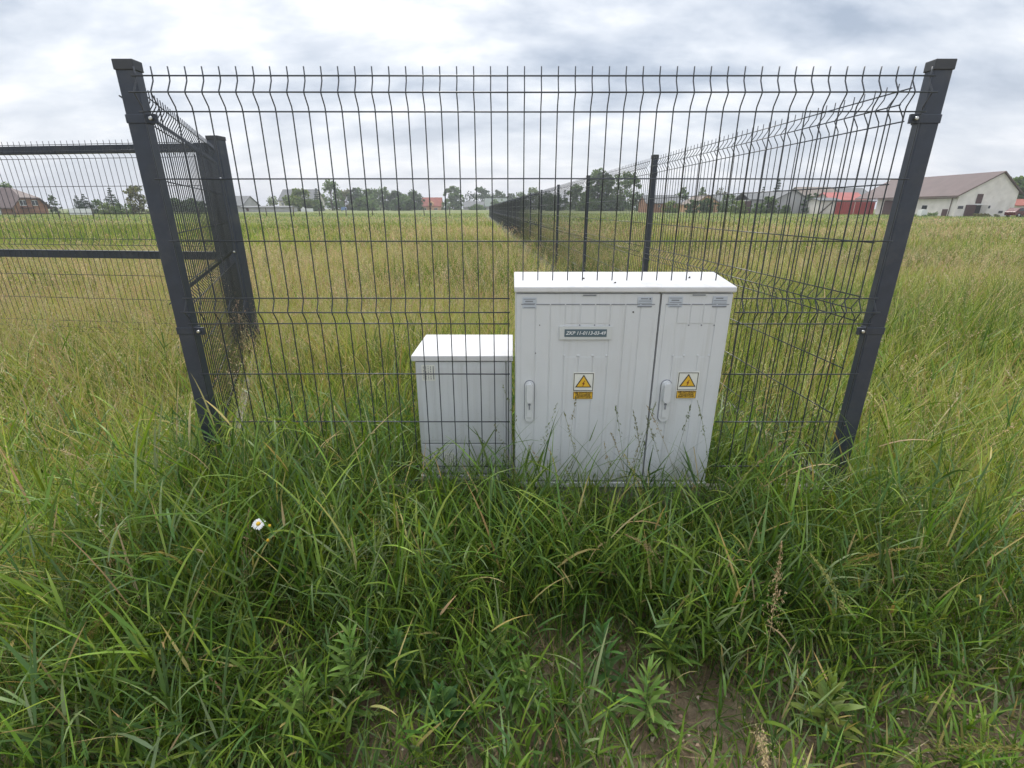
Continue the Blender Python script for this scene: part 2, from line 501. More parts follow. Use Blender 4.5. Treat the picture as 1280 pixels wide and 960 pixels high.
grass = Acc()
def zone(n, y0, y1, nseg, Wr, lush, hmul=1.0, lean=(.05, .5), curve=(.1, 1.1), side=1.12, wide=None, dens=True):
    x, y = scatter(n, y0, y1, side)
    ok = clear(x, y)
    if dens: ok &= RNG.uniform(size=n) < cover(x, y)
    x, y = x[ok], y[ok]; n = len(x)
    # clump: pull towards shared tussock centres
    rank = np.clip((fbm(x * .24 + 2, y * .38, 91) - .47) * 5, 0, 1) * np.clip((y - 2) / 2, 0, 1)
    h = height_at(x, y) * hmul * (1 + np.clip((y - 2) / 3, 0, 1) * (.55 * rank - .22))
    L = h * RNG.uniform(.65, 1.45, n)
    W = RNG.uniform(*Wr, n)
    wind = vnoise(x * .8, y * .8, 51) * 2 * PI
    az = wind * .5 + RNG.uniform(0, 2 * PI, n)
    le = RNG.uniform(*lean, n); cu = RNG.uniform(*curve, n) * RNG.choice([.5, 1, 1.5], n)
    # how lush: tall green growth by the fence, seeding meadow further out
    pat = fbm(x * .35 + 9, y * .2, 61)
    lf = np.clip(lush(x, y) + (pat - .5) * .9, 0, 1)
    cl = pick(n, LUSH, LUSHW)
    patch = np.clip((fbm(x * .09, y * .15, 77) - .44 - .10 * np.clip((-x - 4) / 12, 0, 1) - .10 * np.clip((y - 32) / 25, 0, 1) + .10 * np.clip((x - 3) / 4, 0, 1) * np.clip((26 - y) / 8, 0, 1)) * 6, 0, 1)[:, None]
    cm = pick(n, MEAD, [3, 3, 2, .5, .1]) * (1 - patch) + pick(n, MEAD, [1.5, 1.2, 2, 1.6, .9]) * patch
    sel = (RNG.uniform(size=n) < np.maximum(lf, rank * .75))[:, None]
    col = np.where(sel, cl, cm)
    dry = RNG.uniform(size=n) < np.where(y < 2.2, .05, .07)
    col[dry] = pick(dry.sum(), [(.36, .28, .14), (.28, .20, .10), (.42, .35, .2)], [1, 1, 1])
    tip = col * np.array([1.25, 1.1, .95])
    V, Q, C, t = blades(x, y, L, W, az, le, cu, nseg, col, tipcol=tip)
    grass.add(V, Q, C)

near_lush = lambda x, y: np.clip(1.15 - np.clip(y - 1.9, 0, 9) * .55 - np.clip(np.abs(x - .05) - .72, 0, 9) * .95, .12, 1.1)
def leafy(n, y0, y1, Hr, side=1.12, lmul=1.0):
    """couch grass: upright stems with alternate leaves standing off them"""
    x, y = scatter(n, y0, y1, side)
    ok = clear(x, y, .01) & (RNG.uniform(size=n) < cover(x, y) * np.clip(near_lush(x, y), 0, 1))
    # stands in patches
    ok &= RNG.uniform(size=n) < np.clip((fbm(x * 2.2, y * 2.2, 141) - .30) * 4, .15, 1)
    x, y = x[ok], y[ok]; n = len(x)
    H = height_at(x, y) * RNG.uniform(*Hr, n)
    az = RNG.uniform(0, 2 * PI, n); col = pick(n, LUSH, LUSHW)
    V, Q, C, t = blades(x, y, H, np.full(n, .0028), az, RNG.uniform(0, .28, n), RNG.uniform(0, .5, n), 5, col * .95, prof='stem')
    grass.add(V, Q, C)
    k = 6
    u = np.sort(RNG.uniform(.22, 1.0, (n, k)), 1); u[:, -1] = .99
    f = u * 5; i = np.clip(f.astype(int), 0, 4); fr = (f - i)[..., None]; ix = np.arange(n)[:, None]
    P = (t[ix, i] * (1 - fr) + t[ix, i + 1] * fr).reshape(-1, 3)
    la = (az[:, None] + np.arange(k)[None, :] * PI + RNG.normal(0, .5, (n, k))).ravel()
    N_ = n * k
    L = RNG.uniform(.07, .23, N_) * lmul * np.repeat(np.clip(H / .33, .6, 1.25), k)
    W = RNG.uniform(.0032, .0085, N_) * lmul
    c = np.repeat(col, k, 0) * RNG.uniform(.8, 1.25, (N_, 1))
    ye = RNG.uniform(size=N_) < .05; c[ye] = pick(ye.sum(), [(.42, .36, .14), (.38, .29, .15)], [1, 1])
    V, Q, C, _ = blades(P[:, 0], P[:, 1], L, W, la, RNG.uniform(.25, .95, N_), RNG.uniform(.0, 1.1, N_) * RNG.choice([.3, 1, 1.5], N_), 5, c, z=P[:, 2], tipcol=c * np.array([1.25, 1.12, .95]))
    grass.add(V, Q, C)
leafy(7200, .6, 2.2, (.7, 1.3))
leafy(3800, 2.2, 4.2, (.7, 1.2))
zone(13500, .5, 2.1, 6, (.0018, .0048), near_lush)                       # fine blades
zone(1700, .55, 2.1, 8, (.006, .0115), near_lush, hmul=1.2, lean=(.02, .55), curve=(.15, 1.5))   # broad couch-grass blades
zone(5200, .5, 1.6, 4, (.0025, .006), near_lush, hmul=.5, lean=(.3, 1.1), curve=(.1, .9), dens=False)   # short low growth
# dead straw and leaf litter lying on the soil
n = 1500; x = RNG.uniform(-.9, 1.4, n); y = RNG.uniform(.5, 1.45, n)
V, Q, C, t = blades(x, y, RNG.uniform(.03, .16, n), RNG.uniform(.0015, .005, n), RNG.uniform(0, 6.28, n), RNG.uniform(1.3, 1.6, n), RNG.uniform(-.2, .15, n), 3,
                    pick(n, [(.34, .26, .15), (.24, .17, .10), (.42, .35, .22), (.17, .12, .07)], [2, 2, 1, 1]), z=terrain(x, y) + RNG.uniform(.001, .012, n))
grass.add(V, Q, C)
# sprouting seedlings
n = 1500; x = RNG.uniform(-.8, 1.4, n); y = RNG.uniform(.5, 1.3, n)
V, Q, C, t = blades(x, y, RNG.uniform(.03, .10, n), RNG.uniform(.003, .008, n), RNG.uniform(0, 6.28, n), RNG.uniform(.5, 1.3, n), RNG.uniform(.0, .6, n), 4,
                    pick(n, LUSH, LUSHW), prof='leaf')
grass.add(V, Q, C)
# upright blades before the cabinet doors
n = 85; x = RNG.uniform(-.4, .86, n); y = RNG.uniform(1.42, 1.62, n)
V, Q, C, t = blades(x, y, RNG.uniform(.36, .70, n), RNG.uniform(.0035, .0070, n), RNG.choice([0, PI], n) + RNG.uniform(-.6, .6, n), RNG.uniform(.05, .3, n), RNG.uniform(.1, 1.1, n), 9,
                    pick(n, LUSH[:3], [2, 3, 2]) * .8)
grass.add(V, Q, C)
zone(72000, 2.1, 6, 5, (.0028, .006), near_lush)
zone(9000, 2.0, 5, 6, (.006, .010), near_lush, hmul=1.15)
far_l = lambda x, y: np.clip(.10 + .25 * np.clip((-x - 3) / 10, 0, 1) + .3 * np.clip((y - 22) / 14, 0, 1), 0, 1)
zone(110000, 6, 15, 3, (.006, .012), far_l, side=1.1, lean=(.02, .4), curve=(.1, 1.0))
zone(120000, 15, 38, 2, (.012, .026), far_l, side=1.08, hmul=.85, lean=(.02, .35), curve=(.1, .8))
zone(95000, 38, 125, 2, (.03, .06), lambda x, y: np.full(len(x), .5), side=1.04, lean=(.02, .3), curve=(.1, .6), hmul=.5)
go = grass.build('grass', M['grass'])
tag(go, 'tall mixed green meadow grass growing thick around fence and cabinets', None, None, 'stuff')

# seeding stalks: thin stems with loose or tight panicles
pan = Acc()
def panicles(x, y, L, rstem, nfl, plen, spread, fsize, lean, curve, cols, w, nseg=5, az=None):
    n = len(x)
    az = RNG.uniform(0, 2 * PI, n) if az is None else az
    col = pick(n, cols, w)
    stemcol = col * .45 + np.array([(.11, .15, .045)]) * .55
    V, Q, C, t = blades(x, y, L, np.full(n, rstem * 2), az, lean, curve, nseg, stemcol, prof='stem', tipcol=col)
    pan.add(V, Q, C)
    # spikelets along the top part
    u = RNG.uniform(1 - plen, 1.0, (n, nfl))
    f = u * nseg; i = np.clip(f.astype(int), 0, nseg - 1); fr = (f - i)[..., None]
    ix = np.arange(n)[:, None]
    c = t[ix, i] * (1 - fr) + t[ix, i + 1] * fr
    taper = np.clip((1.02 - u) / plen, .08, 1)[..., None] * L[:, None, None]
    off = RNG.normal(size=(n, nfl, 3)) * spread * taper
    off[..., 2] = np.abs(off[..., 2]) * .6 + .2 * np.linalg.norm(off[..., :2], axis=-1)
    c = (c + off).reshape(-1, 3)
    d = (t[:, -1] - t[:, -2]); d /= np.linalg.norm(d, axis=1, keepdims=True)
    V, Q, C = flakes(c, RNG.uniform(.7, 1.3, len(c)) * fsize, np.repeat(col, nfl, 0) * RNG.uniform(.8, 1.25, (len(c), 1)), .3, np.repeat(d, nfl, 0))
    pan.add(V, Q, C)

PC = [(.56, .40, .31), (.60, .50, .36), (.48, .32, .24), (.56, .51, .31)]
def pz(n, y0, y1, rs, nfl, fs, side=1.1, thin=None, Lr=(.5, .85), nseg=5):
    x, y = scatter(n, y0, y1, side)
    ok = clear(x, y, .02)
    p = np.clip((fbm(x * .09, y * .15, 77) - .40 + .12 * np.clip((x - 3) / 4, 0, 1) * np.clip((30 - y) / 8, 0, 1) - .08 * np.clip((-x - 4) / 12, 0, 1)) * 3.4, .06, .75)
    if thin is not None: p = p * thin(x, y)
    ok &= RNG.uniform(size=n) < p
    x, y = x[ok], y[ok]; n = len(x)
    if n == 0: return
    panicles(x, y, RNG.uniform(*Lr, n), rs, nfl, .32, .05, fs, RNG.uniform(.02, .3, n), RNG.uniform(.1, 1.1, n), PC, [3, 3, 2, 2], nseg)
side_only = lambda x, y: np.clip((np.abs(x - .1) - 1.0) / .5, .0, 1)
pz(1500, .9, 2.3, .0008, 34, .0045, thin=side_only, Lr=(.45, .75))
pz(6500, 1.9, 5.0, .0009, 26, .005, thin=lambda x, y: np.clip(.25 + (y - 2) * .4, 0, 1))
pz(13000, 5, 11, .0014, 14, .0085, nseg=4)
pz(14000, 11, 24, .003, 9, .018, nseg=3)
pz(14000, 24, 60, .006, 6, .04, nseg=3, Lr=(.35,.6))
# individual stalks of reed grass in front of the cabinet doors
hx = np.array([.06, .085, .13, .245, .50, .545, .63, .68,  .105, .155, .19, .215, .275, .31, .335, .36, .39, .43, .455, .52, .57, .60, .66, .70, .735, .77, -.05, -.13, -.22, -.3])
n = len(hx)
panicles(hx, 1.50 + .12 * RNG.uniform(-1, 1, n), RNG.uniform(.46, .78, n), .0014, 26, .20, .009, .0058, RNG.uniform(.02, .22, n), RNG.uniform(.0, .55, n),
         [(.13, .16, .06), (.16, .16, .07), (.25, .2, .11)], [3, 2, 1], 8, az=RNG.choice([0, PI], n) + RNG.uniform(-.5, .5, n))
# plumes standing out of the near grass
qx = np.array([.56, .60, .50, .545, -1.12, -.98, -.90, -.78, -1.2, .82, 1.02, -.30, .93, -.66])
qy = np.array([.80, .84, 1.28, 1.24, 1.02, 1.22, 1.35, 1.10, .95, .78, 1.0, 1.32, 1.25, 1.45])
n = len(qx)
panicles(qx, qy, RNG.uniform(.42, .62, n), .0011, 230, .42, .022, .0042, RNG.uniform(.05, .4, n), RNG.uniform(.4, 1.3, n),
         [(.30, .26, .09), (.36, .27, .16), (.26, .24, .08)], [1, 1, 1], 8)
po = pan.build('seeding_grass', M['straw'])
tag(po, 'reddish tan seeding panicles of meadow grass standing over the blades', None, None, 'stuff')


# crumbs of soil and small stones
nc = 4200; cx = RNG.uniform(-.9, 1.4, nc); cy = RNG.uniform(.5, 1.4, nc)
rad = .0015 + .0065 * RNG.uniform(size=nc) ** 3.5
ph = np.array([(1, 0, 0), (0, 1, 0), (-1, 0, 0), (0, -1, 0), (.6, .6, .75), (-.6, .6, .75), (-.6, -.6, .75), (.6, -.6, .75)], float)
ph = ph[None] * RNG.uniform(.6, 1.35, (nc, 8, 1)) * rad[:, None, None]; ph[..., 2] *= .8
V = ph + np.stack([cx, cy, terrain(cx, cy) + rad * .1], -1)[:, None, :]
q = np.array([(4, 5, 6, 7), (0, 1, 5, 4), (1, 2, 6, 5), (2, 3, 7, 6), (3, 0, 4, 7)])
Q = (np.arange(nc)[:, None, None] * 8 + q[None]).reshape(-1, 4)
C = np.repeat(pick(nc, [(.46, .34, .235), (.37, .265, .18), (.56, .45, .34), (.30, .25, .2)], [3, 3, 1.4, .6]), 8, 0)
def dryclod():
    m, nt, b, out = newmat('dry_clod'); a = nt.nodes.new('ShaderNodeAttribute'); a.attribute_name = 'col'
    nt.links.new(a.outputs['Color'], b.inputs['Base Color']); b.inputs['Roughness'].default_value = .95; b.inputs['Specular IOR Level'].default_value = .1
    return m
tag(np_object('soil_crumbs', V.reshape(-1, 3), Q, dryclod(), C, smooth=False), 'sandy crumbs and small stones on the bare soil between the grass', None, None, 'stuff')


# ------------------------------------------------------------------ wire mesh fences
def profile(T, top=True, third=True):
    """(z, forward offset) of one vertical wire from tip to foot"""
    P = [(T + .026, 0)] if top else []
    def bend(z):
        return [(z, 0), (z - .014, .002), (z - .046, .0235), (z - .054, .0235), (z - .086, .002), (z - .1, 0)]
    P += bend(T) + bend(T - .70 + .004) + (bend(T - 1.39) if third else [])
    return P
HZ = [(0, 0), (.05, .0265), (.1, 0), (.30, 0), (.50, 0), (.70, 0), (.746, .0265), (.794, 0), (.99, 0), (1.19, 0), (1.39, 0), (1.44, .0265), (1.488, 0)]


def mesh_panel(x0, x1, n, T, cut=None, rv=.0021, rh=.0024, sides=6, ends=.012):
    """panel in local x/z, bends bulge to -y; cut=(xa,xb,z): everything inside below z removed"""
    b = MB()
    pr = profile(T)
    for x in np.linspace(x0, x1, n):
        pts = []
        for z, f in pr:
            if cut and cut[0] < x < cut[1] and z < cut[2]:
                pts.append((x, 0, cut[2])); break
            pts.append((x, -f, z))
        b.tube(pts, rv, sides)
    for d, f in HZ:
        z = T - d; y = -f + (rv + rh) * .8 * (-1 if f == 0 else -1)
        seg = [(x0 - ends, x1 + ends)]
        if cut and z < cut[2]:
            seg = [(x0 - ends, cut[0] - .004), (cut[1] + .006, x1 + ends)]
        for a, c in seg:
            b.tube([(a, y, z), ((a + c) / 2, y + RNG.uniform(-.002, .002), z + RNG.uniform(-.0015, .0015)), (c, y, z)], rh, sides)
    return b


def post_parts(parent, x, y, rz, h, w=.06, d=.04, clamps=(), inner=1):
    """post (> cap, clamp); inner: side the clamp tongue points to"""
    m = MB(); m.box((-w / 2, -d / 2, -.3), (w / 2, d / 2, h))
    p = m.build('post', M['steel'], parent, .003)
    p.location = (x, y, 0); p.rotation_euler.z = rz
    c = MB(); c.box((-w / 2 - .003, -d / 2 - .003, h - .024), (w / 2 + .003, d / 2 + .003, h + .006))
    c.build('cap', M['cap'], p, .002)
    for z in clamps:
        k = MB()
        k.box((-w / 2 - .0022, -d / 2 - .0025, z - .013), (w / 2 + .0022, d / 2 + .0025, z + .013))
        a, e = sorted((inner * (w / 2 + .0025), inner * (w / 2 + .042)))
        k.box((a, -d / 2 - .006, z - .014), (e, -d / 2 + .004, z + .014))
        k.tube([(inner * (w / 2 + .026), -d / 2 - .006, z), (inner * (w / 2 + .026), -d / 2 - .015, z)], .0062, 10, 1)
        k.build('clamp', [M['steel'], M['bolt']], p, .0015)
    return p


T0 = 1.694
ff = empty('wire_fence', (0, 1.79, 0), 0, 'dark grey welded wire fence panel directly in front, cut out around the tall white cabinets', 'fence')
mesh_panel(-1.186, 1.318, 48, T0, cut=(-.004, .800, 1.058)).build('mesh_panel', M['wire'], ff, loc=(0, -.022, 0))
post_parts(ff, -1.226, .012, 0, 1.738, clamps=(T0 - .118, T0 - .825), inner=1)
post_parts(ff, 1.366, .012, 0, 1.738, clamps=(T0 - .118, T0 - .825), inner=-1)
bb = MB(); bb.box((-1.19, -.025, -.25), (-.43, .025, .195)); bb.build('base_board', M['concrete'], ff, .004)
bb = MB(); bb.box((.815, -.025, -.25), (1.33, .025, .195)); bb.build('base_board', M['concrete'], ff, .004)

# long fence running away on the right; its bends bulge to the inner side
ang = math.atan2(.998, -.062)                 # direction of the run
rf = empty('wire_fence', (1.372, 1.83, 0), ang, 'long dark grey wire fence running far back across the field from the right corner post', 'fence')
SP = 2.68
pm = mesh_panel(.055, SP - .055, 49, T0 - .012, sides=5).data('mesh_panel', M['wire'])
bm_ = MB(); bm_.box((.035, -.022, -.25), (SP - .035, .022, .19)); bd = bm_.data('base_board', M['concrete'])
NP = 30
p0 = None
for i in range(NP):
    o = bpy.data.objects.new('mesh_panel', pm); link(o, rf); o.location = (i * SP, .022, 0); o.scale = (1, -1, 1)
    o = bpy.data.objects.new('base_board', bd); link(o, rf); o.location = (i * SP, 0, 0)
    if p0 is None:
        p0 = post_parts(rf, SP, -.0, 0, 1.722, w=.06, d=.04, clamps=(T0 - .118, T0 - .825), inner=1)
    else:
        c = copy_tree(p0, rf); c.location = ((i + 1) * SP, 0, 0)

# short side panel on the left, splayed out to the gate post
A = Vector((-1.245, 1.83, 0)); B = Vector((-2.17, 3.96, 0))
dv = B - A; Ls = dv.length
lf = empty('wire_fence', A, math.atan2(dv.y, dv.x), 'short dark wire fence panel splaying back from the left corner post to the gate post', 'fence')
mesh_panel(.05, Ls - .06, 45, T0 + .01, sides=6, rv=.0021).build('mesh_panel', M['wire'], lf, loc=(0, .02, 0)).scale = (1, -1, 1)
bb = MB(); bb.box((.04, -.022, -.25), (Ls - .06, .022, .19)); bb.build('base_board', M['concrete'], lf, .004)

# gate leaf of mesh on a tube frame with its post
gp = empty('gate_post', (-2.205, 4.02, 0), math.radians(-7), 'thick square dark steel post behind the left corner post, the gate shuts against it', 'post')
m = MB(); m.box((-.045, -.045, -.3), (.045, .045, 1.80)); m.build('post', M['steel'], gp, .004)
m = MB(); m.box((-.048, -.048, 1.781), (.048, .048, 1.808)); m.build('cap', M['cap'], gp, .002)
m = MB(); m.box((-.03, -.056, 1.5), (.0, -.046, 1.53)); m.tube([(.015, -.045, 1.515), (.015, -.056, 1.515)], .009, 10, 1); m.tube([(.015, -.045, .98), (.015, -.056, .98)], .008, 10, 1)
m.build('clamp', [M['steel'], M['bolt']], gp)
gt = empty('wire_gate', (-2.29, 4.03, 0), math.radians(180 - 7.5), 'dark grey mesh gate leaf with square top and middle rails, left of the corner post', 'gate')
W_ = 3.4
def rail(z, h, name='rail'):
    m = MB(); m.box((.081, -.02, z - h), (W_ - .081, .02, z)); return m.build(name, M['steel'], gt, .003)
rail(1.762, .058); rail(.975, .062); rail(.16, .06)
for a in (0, W_ - .08):
    m = MB(); m.box((a, -.025, .06), (a + .08, .025, 1.765)); m.build('stile', M['steel'], gt, .003)
mp = mesh_panel(.09, W_ - .09, 62, 1.768, sides=5).build('mesh_panel', M['wire'], gt, loc=(0, .03, 0)); mp.scale = (1, -1, 1)
gp2 = copy_tree(gp); gp2.location = (-2.29 - math.cos(math.radians(7.5)) * (W_ + .1), 4.03 + math.sin(math.radians(7.5)) * (W_ + .1), 0)
gp2['label'] = 'far hinge post at the outer end of the mesh gate'


# ------------------------------------------------------------------ cabinets
def handle_mb(x, z0, z1, y, w=.036):
    m = MB()
    def pill(cx, a, b, r, y0, y1, mi):
        n = 10
        poly = [(cx + r * math.cos(PI * k / n), b - r + r * math.sin(PI * k / n)) for k in range(n + 1)]
        poly += [(cx + r * math.cos(PI + PI * k / n), a + r + r * math.sin(PI + PI * k / n)) for k in range(n + 1)]
        m.prism(poly, y0, y1, mi)
    pill(x, z0 - .003, z1 + .003, w / 2 + .0025, y - .0012, y, 1); pill(x, z0, z1, w / 2, y - .010, y - .0012, 0)                                   # escutcheon
    pill(x, z0 + (z1 - z0) * .50, z1 - .006, w / 2 - .006, y - .026, y - .010, 0)     # swivel grip head
    m.box((x - .009, y - .0145, z0 + .02), (x + .009, y - .0065, z0 + (z1 - z0) * .50), 0)
    m.tube([(x, y - .0145, z0 + (z1 - z0) * .45), (x, y - .017, z0 + (z1 - z0) * .45)], .005, 10, 1)
    m.box((x - .0015, y - .0195, z0 + (z1 - z0) * .45 - .02), (x + .0015, y - .0142, z0 + (z1 - z0) * .45 - .006), 1)
    return m


def warning_sign(parent, x, z, y, s=1.0):
    """shock-hazard plate: triangle with flash over a yellow caption field"""
    m = MB()
    w, hU, hL = .037 * s, .070 * s, .031 * s
    m.box((x - w - .003, y - .0012, z - hL - .006), (x + w + .003, y, z + hU + .003), 0)
    def frame(x0, x1, z0, z1, t, mi):
        m.box((x0, y - .0018, z0), (x1, y - .0013, z0 + t), mi); m.box((x0, y - .0018, z1 - t), (x1, y - .0013, z1), mi)
        m.box((x0, y - .0018, z0 + t), (x0 + t, y - .0013, z1 - t), mi); m.box((x1 - t, y - .0018, z0 + t), (x1, y - .0013, z1 - t), mi)
    frame(x - w, x + w, z, z + hU, .0024, 2)
    def tri(r, yy, mi, dz=0):
        c = z + hU * .44 + dz
        m.prism([(x - r * .866 * 1.08, c - r * .5), (x + r * .866 * 1.08, c - r * .5), (x, c + r * 1.02)], yy - .0004, yy, mi)
    tri(.0335 * s, y - .0018, 2); tri(.0268 * s, y - .0024, 1)
    c = z + hU * .40
    q = s * .95
    m.prism([(x + .004 * q, c + .014 * q), (x - .006 * q, c + .000 * q), (x - .0005 * q, c + .001 * q), (x - .004 * q, c - .011 * q),
             (x - .001 * q, c - .0085 * q), (x + .0055 * q, c + .0045 * q), (x + .0005 * q, c + .0035 * q), (x + .0065 * q, c + .014 * q)][::-1], y - .0031, y - .0029, 3)
    m.box((x - w, y - .0018, z - hL - .002), (x + w, y - .0013, z - .003), 1)
    frame2 = [(x - w, x + w, z - hL - .002, z - .003)]
    for a, b_, c0, c1 in frame2:
        t = .0018
        m.box((a, y - .0023, c0), (b_, y - .0019, c0 + t), 2); m.box((a, y - .0023, c1 - t), (b_, y - .0019, c1), 2)
        m.box((a, y - .0023, c0 + t), (a + t, y - .0019, c1 - t), 2); m.box((b_ - t, y - .0023, c0 + t), (b_, y - .0019, c1 - t), 2)
    for k, (s_, sz_) in enumerate((('NIE DOTYKAĆ!', .0092), ('URZĄDZENIE', .0092), ('ELEKTRYCZNE', .0092))):
        m.mesh(text_mesh(s_, sz_ * s, bold=.0003), FACE(x, y - .0024, z - .0085 - k * .0083 * s), 2)
    return m.build('warning_sign', [M['cream'], M['yellow'], M['ink_black'], M['red_ink']], parent)


def sticker(parent, x0, x1, z0, z1, y, lines, name='sticker', mat='sticker', roll=0):
    m = MB(); m.box((x0, y - .001, z0), (x1, y, z1), 0)
    w, h = x1 - x0, z1 - z0
    for (a, b_, c, t) in lines:                       # faded illegible print
        m.box((x0 + a * w, y - .0016, z0 + c * h - t * h / 2), (x0 + b_ * w, y - .0012, z0 + c * h + t * h / 2), 1)
    return m.build(name, [M[mat], M['print_shade_grey']], parent)


YF = 1.738                                              # front face of the tall cabinets
ZL = 1.047                                              # lid front top edge
def tall_cabinet(x0, x1, label):
    root = empty('utility_cabinet', ((x0 + x1) / 2, YF + .1, 0), 0, label, 'cabinet')
    ox, oy = (x0 + x1) / 2, YF + .1
    def B_(mb, name, mats, parent=root, bevel=0.0):
        o = mb.build(name, mats, parent, bevel)
        # parts are modelled in world metres: undo the offset of their thing
        if parent is root: o.location = (-ox, -oy, 0)
        return o
    m = MB(); m.box((x0, YF, .255), (x1, YF + .19, ZL - .022)); B_(m, 'body', M['cab'], bevel=.004)
    m = MB()
    m.raw([(x0 - .004, YF - .022, ZL - .024), (x1 + .004, YF - .022, ZL - .024), (x1 + .004, YF + .20, ZL - .024), (x0 - .004, YF + .20, ZL - .024),
           (x0 - .004, YF - .022, ZL - .004), (x1 + .004, YF - .022, ZL - .004), (x1 + .004, YF + .20, ZL + .022), (x0 - .004, YF + .20, ZL + .022)],
          [(0, 3, 2, 1), (4, 5, 6, 7), (0, 1, 5, 4), (1, 2, 6, 5), (2, 3, 7, 6), (3, 0, 4, 7)])
    B_(m, 'lid', M['lid'], bevel=.004)
    m = MB(); m.box((x0 - .002, YF - .018, .232), (x1 + .002, YF + .192, .2535)); B_(m, 'base_frame', M['cab'], bevel=.003)
    m = MB(); m.box((x0 + .004, YF - .012, -.3), (x1 - .004, YF + .188, .2315)); B_(m, 'plinth', M['concrete'], bevel=.003)
    return root, B_, ox, oy


def door_with_ribs(B_, x0, x1, full, tops, lows):
    """door leaf with shallow embossed bands"""
    m = MB()
    yd = YF - .014
    m.box((x0, yd, .262), (x1, YF - .001, ZL - .030), 0)
    for a, b_ in full:
        m.box((a, yd - .0016, .285), (b_, yd - .0003, ZL - .068), 0)
    for a, b_ in tops:
        m.box((a, yd - .0016, .912), (b_, yd - .0003, ZL - .068), 0)
    for a, b_ in lows:
        m.box((a, yd - .0016, .285), (b_, yd - .0003, .785), 0)
    for a, b_ in full + tops:                                # slot shadow at each rib head, painted as a dark grey strip
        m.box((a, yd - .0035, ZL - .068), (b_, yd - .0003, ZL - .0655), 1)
    for xs in tops:
        m.tube([(xs[1] + .003, yd, .905), (xs[1] + .003, yd - .003, .905)], .0025, 8, 1)
    for xs in lows:
        for q in xs:
            m.tube([(q, yd, .790), (q, yd - .003, .790)], .0035, 8, 0)
    return B_(m, 'door', [M['cab'], M['print_shade_grey']], bevel=.0012), yd


def child(B_, mb, name, mats, parent, bevel=0.0):
    return mb.build(name, mats, parent, bevel)


root, B_, ox, oy = tall_cabinet(.012, .527, 'widest white electrical cabinet carrying the dark number plate, one lockable door')
def bands(a, b_, n, gap=.005):
    w = (b_ - a) / n
    return [(a + i * w + gap / 2, a + (i + 1) * w - gap / 2) for i in range(n)]
bl = bands(.030, .512, 9)
door, yd = door_with_ribs(B_, .016, .5255, [bl[0], bl[1], bl[2], bl[6], bl[7], bl[8]], bl[3:6], bl[3:6])
handle_mb(.066, .527, .692, yd - .0018, .034).build('handle', [M['handle'], M['print_shade_grey']], door, .002)
m = MB()
m.box((.172, yd - .007, .853), (.362, yd - .0018, .901), 0)
m.box((.190, yd - .0082, .863), (.343, yd - .0072, .891), 1)
me = text_mesh('ZKP 11-0113-03-49', .0178, shear=.25, bold=.0003)
m.mesh(me, FACE(.2665, yd - .0086, .8765), 2)
m.build('name_plate', [M['plate'], M['dark_strip'], M['ink_white']], door)
warning_sign(door, .2690, .652, yd - .0018)
ln = [(.08, .92, .86, .05), (.2, .75, .66, .12), (.08, .92, .45, .05), (.1, .9, .1, .05)]
sticker(door, .037, .087, .966, 1.004, yd - .0018, ln)
sticker(door, .447, .498, .970, 1.006, yd - .0018, [(.2, .7, .85, .1), (.05, .95, .62, .06), (.05, .95, .4, .04), (.0, 1, .08, .12)])
sticker(door, .247, .303, 1.0075, 1.0172, yd - .0005, [(.08, .92, .5, .5)], 'maker_badge', 'plate')
m = MB()
for (x, z, r) in ((.49, 1.000, .003), (.434, .953, .003), (.10, .905, .002), (.087, .8, .002)):
    m.tube([(x, yd - .0005, z), (x, yd - .003, z)], r, 7)
m.build('stain', M['dirt'], door)
lidd = MB()
for (x, y, z) in ((.265, YF + .09, ZL + .0095), (.37, YF + .03, ZL + .002)):
    lidd.tube([(x, y, z - .004), (x + .002, y, z + .004)], [.007, .002], 7)
lidd.build('bird_dropping', M['dirt'], bpy.data.objects[root.children[1].name])
for o in door.children: o.location = (0, 0, 0)

root2, B2, ox2, oy2 = tall_cabinet(.531, .787, 'narrow white electrical cabinet to the right of the number-plated one, same height')
br = bands(.546, .776, 5)
door2, yd2 = door_with_ribs(B2, .5325, .783, [br[0], br[4]], br[1:4], br[1:4:2])
handle_mb(.582, .527, .694, yd2 - .0018, .038).build('handle', [M['handle'], M['print_shade_grey']], door2, .002)
warning_sign(door2, .6610, .655, yd2 - .0018)
sticker(door2, .556, .606, .970, 1.008, yd2 - .0018, ln)
sticker(door2, .713, .764, .970, 1.008, yd2 - .0018, [(.2, .7, .85, .1), (.05, .95, .62, .06), (.05, .95, .4, .04), (.0, 1, .08, .12)])
sticker(door2, .634, .690, 1.0085, 1.0180, yd2 - .0005, [(.08, .92, .5, .5)], 'maker_badge', 'plate')
lidd = MB(); lidd.tube([(.66, YF + .10, ZL + .006), (.663, YF + .10, ZL + .0165)], [.006, .002], 7)
lidd.build('bird_dropping', M['dirt'], root2.children[1])

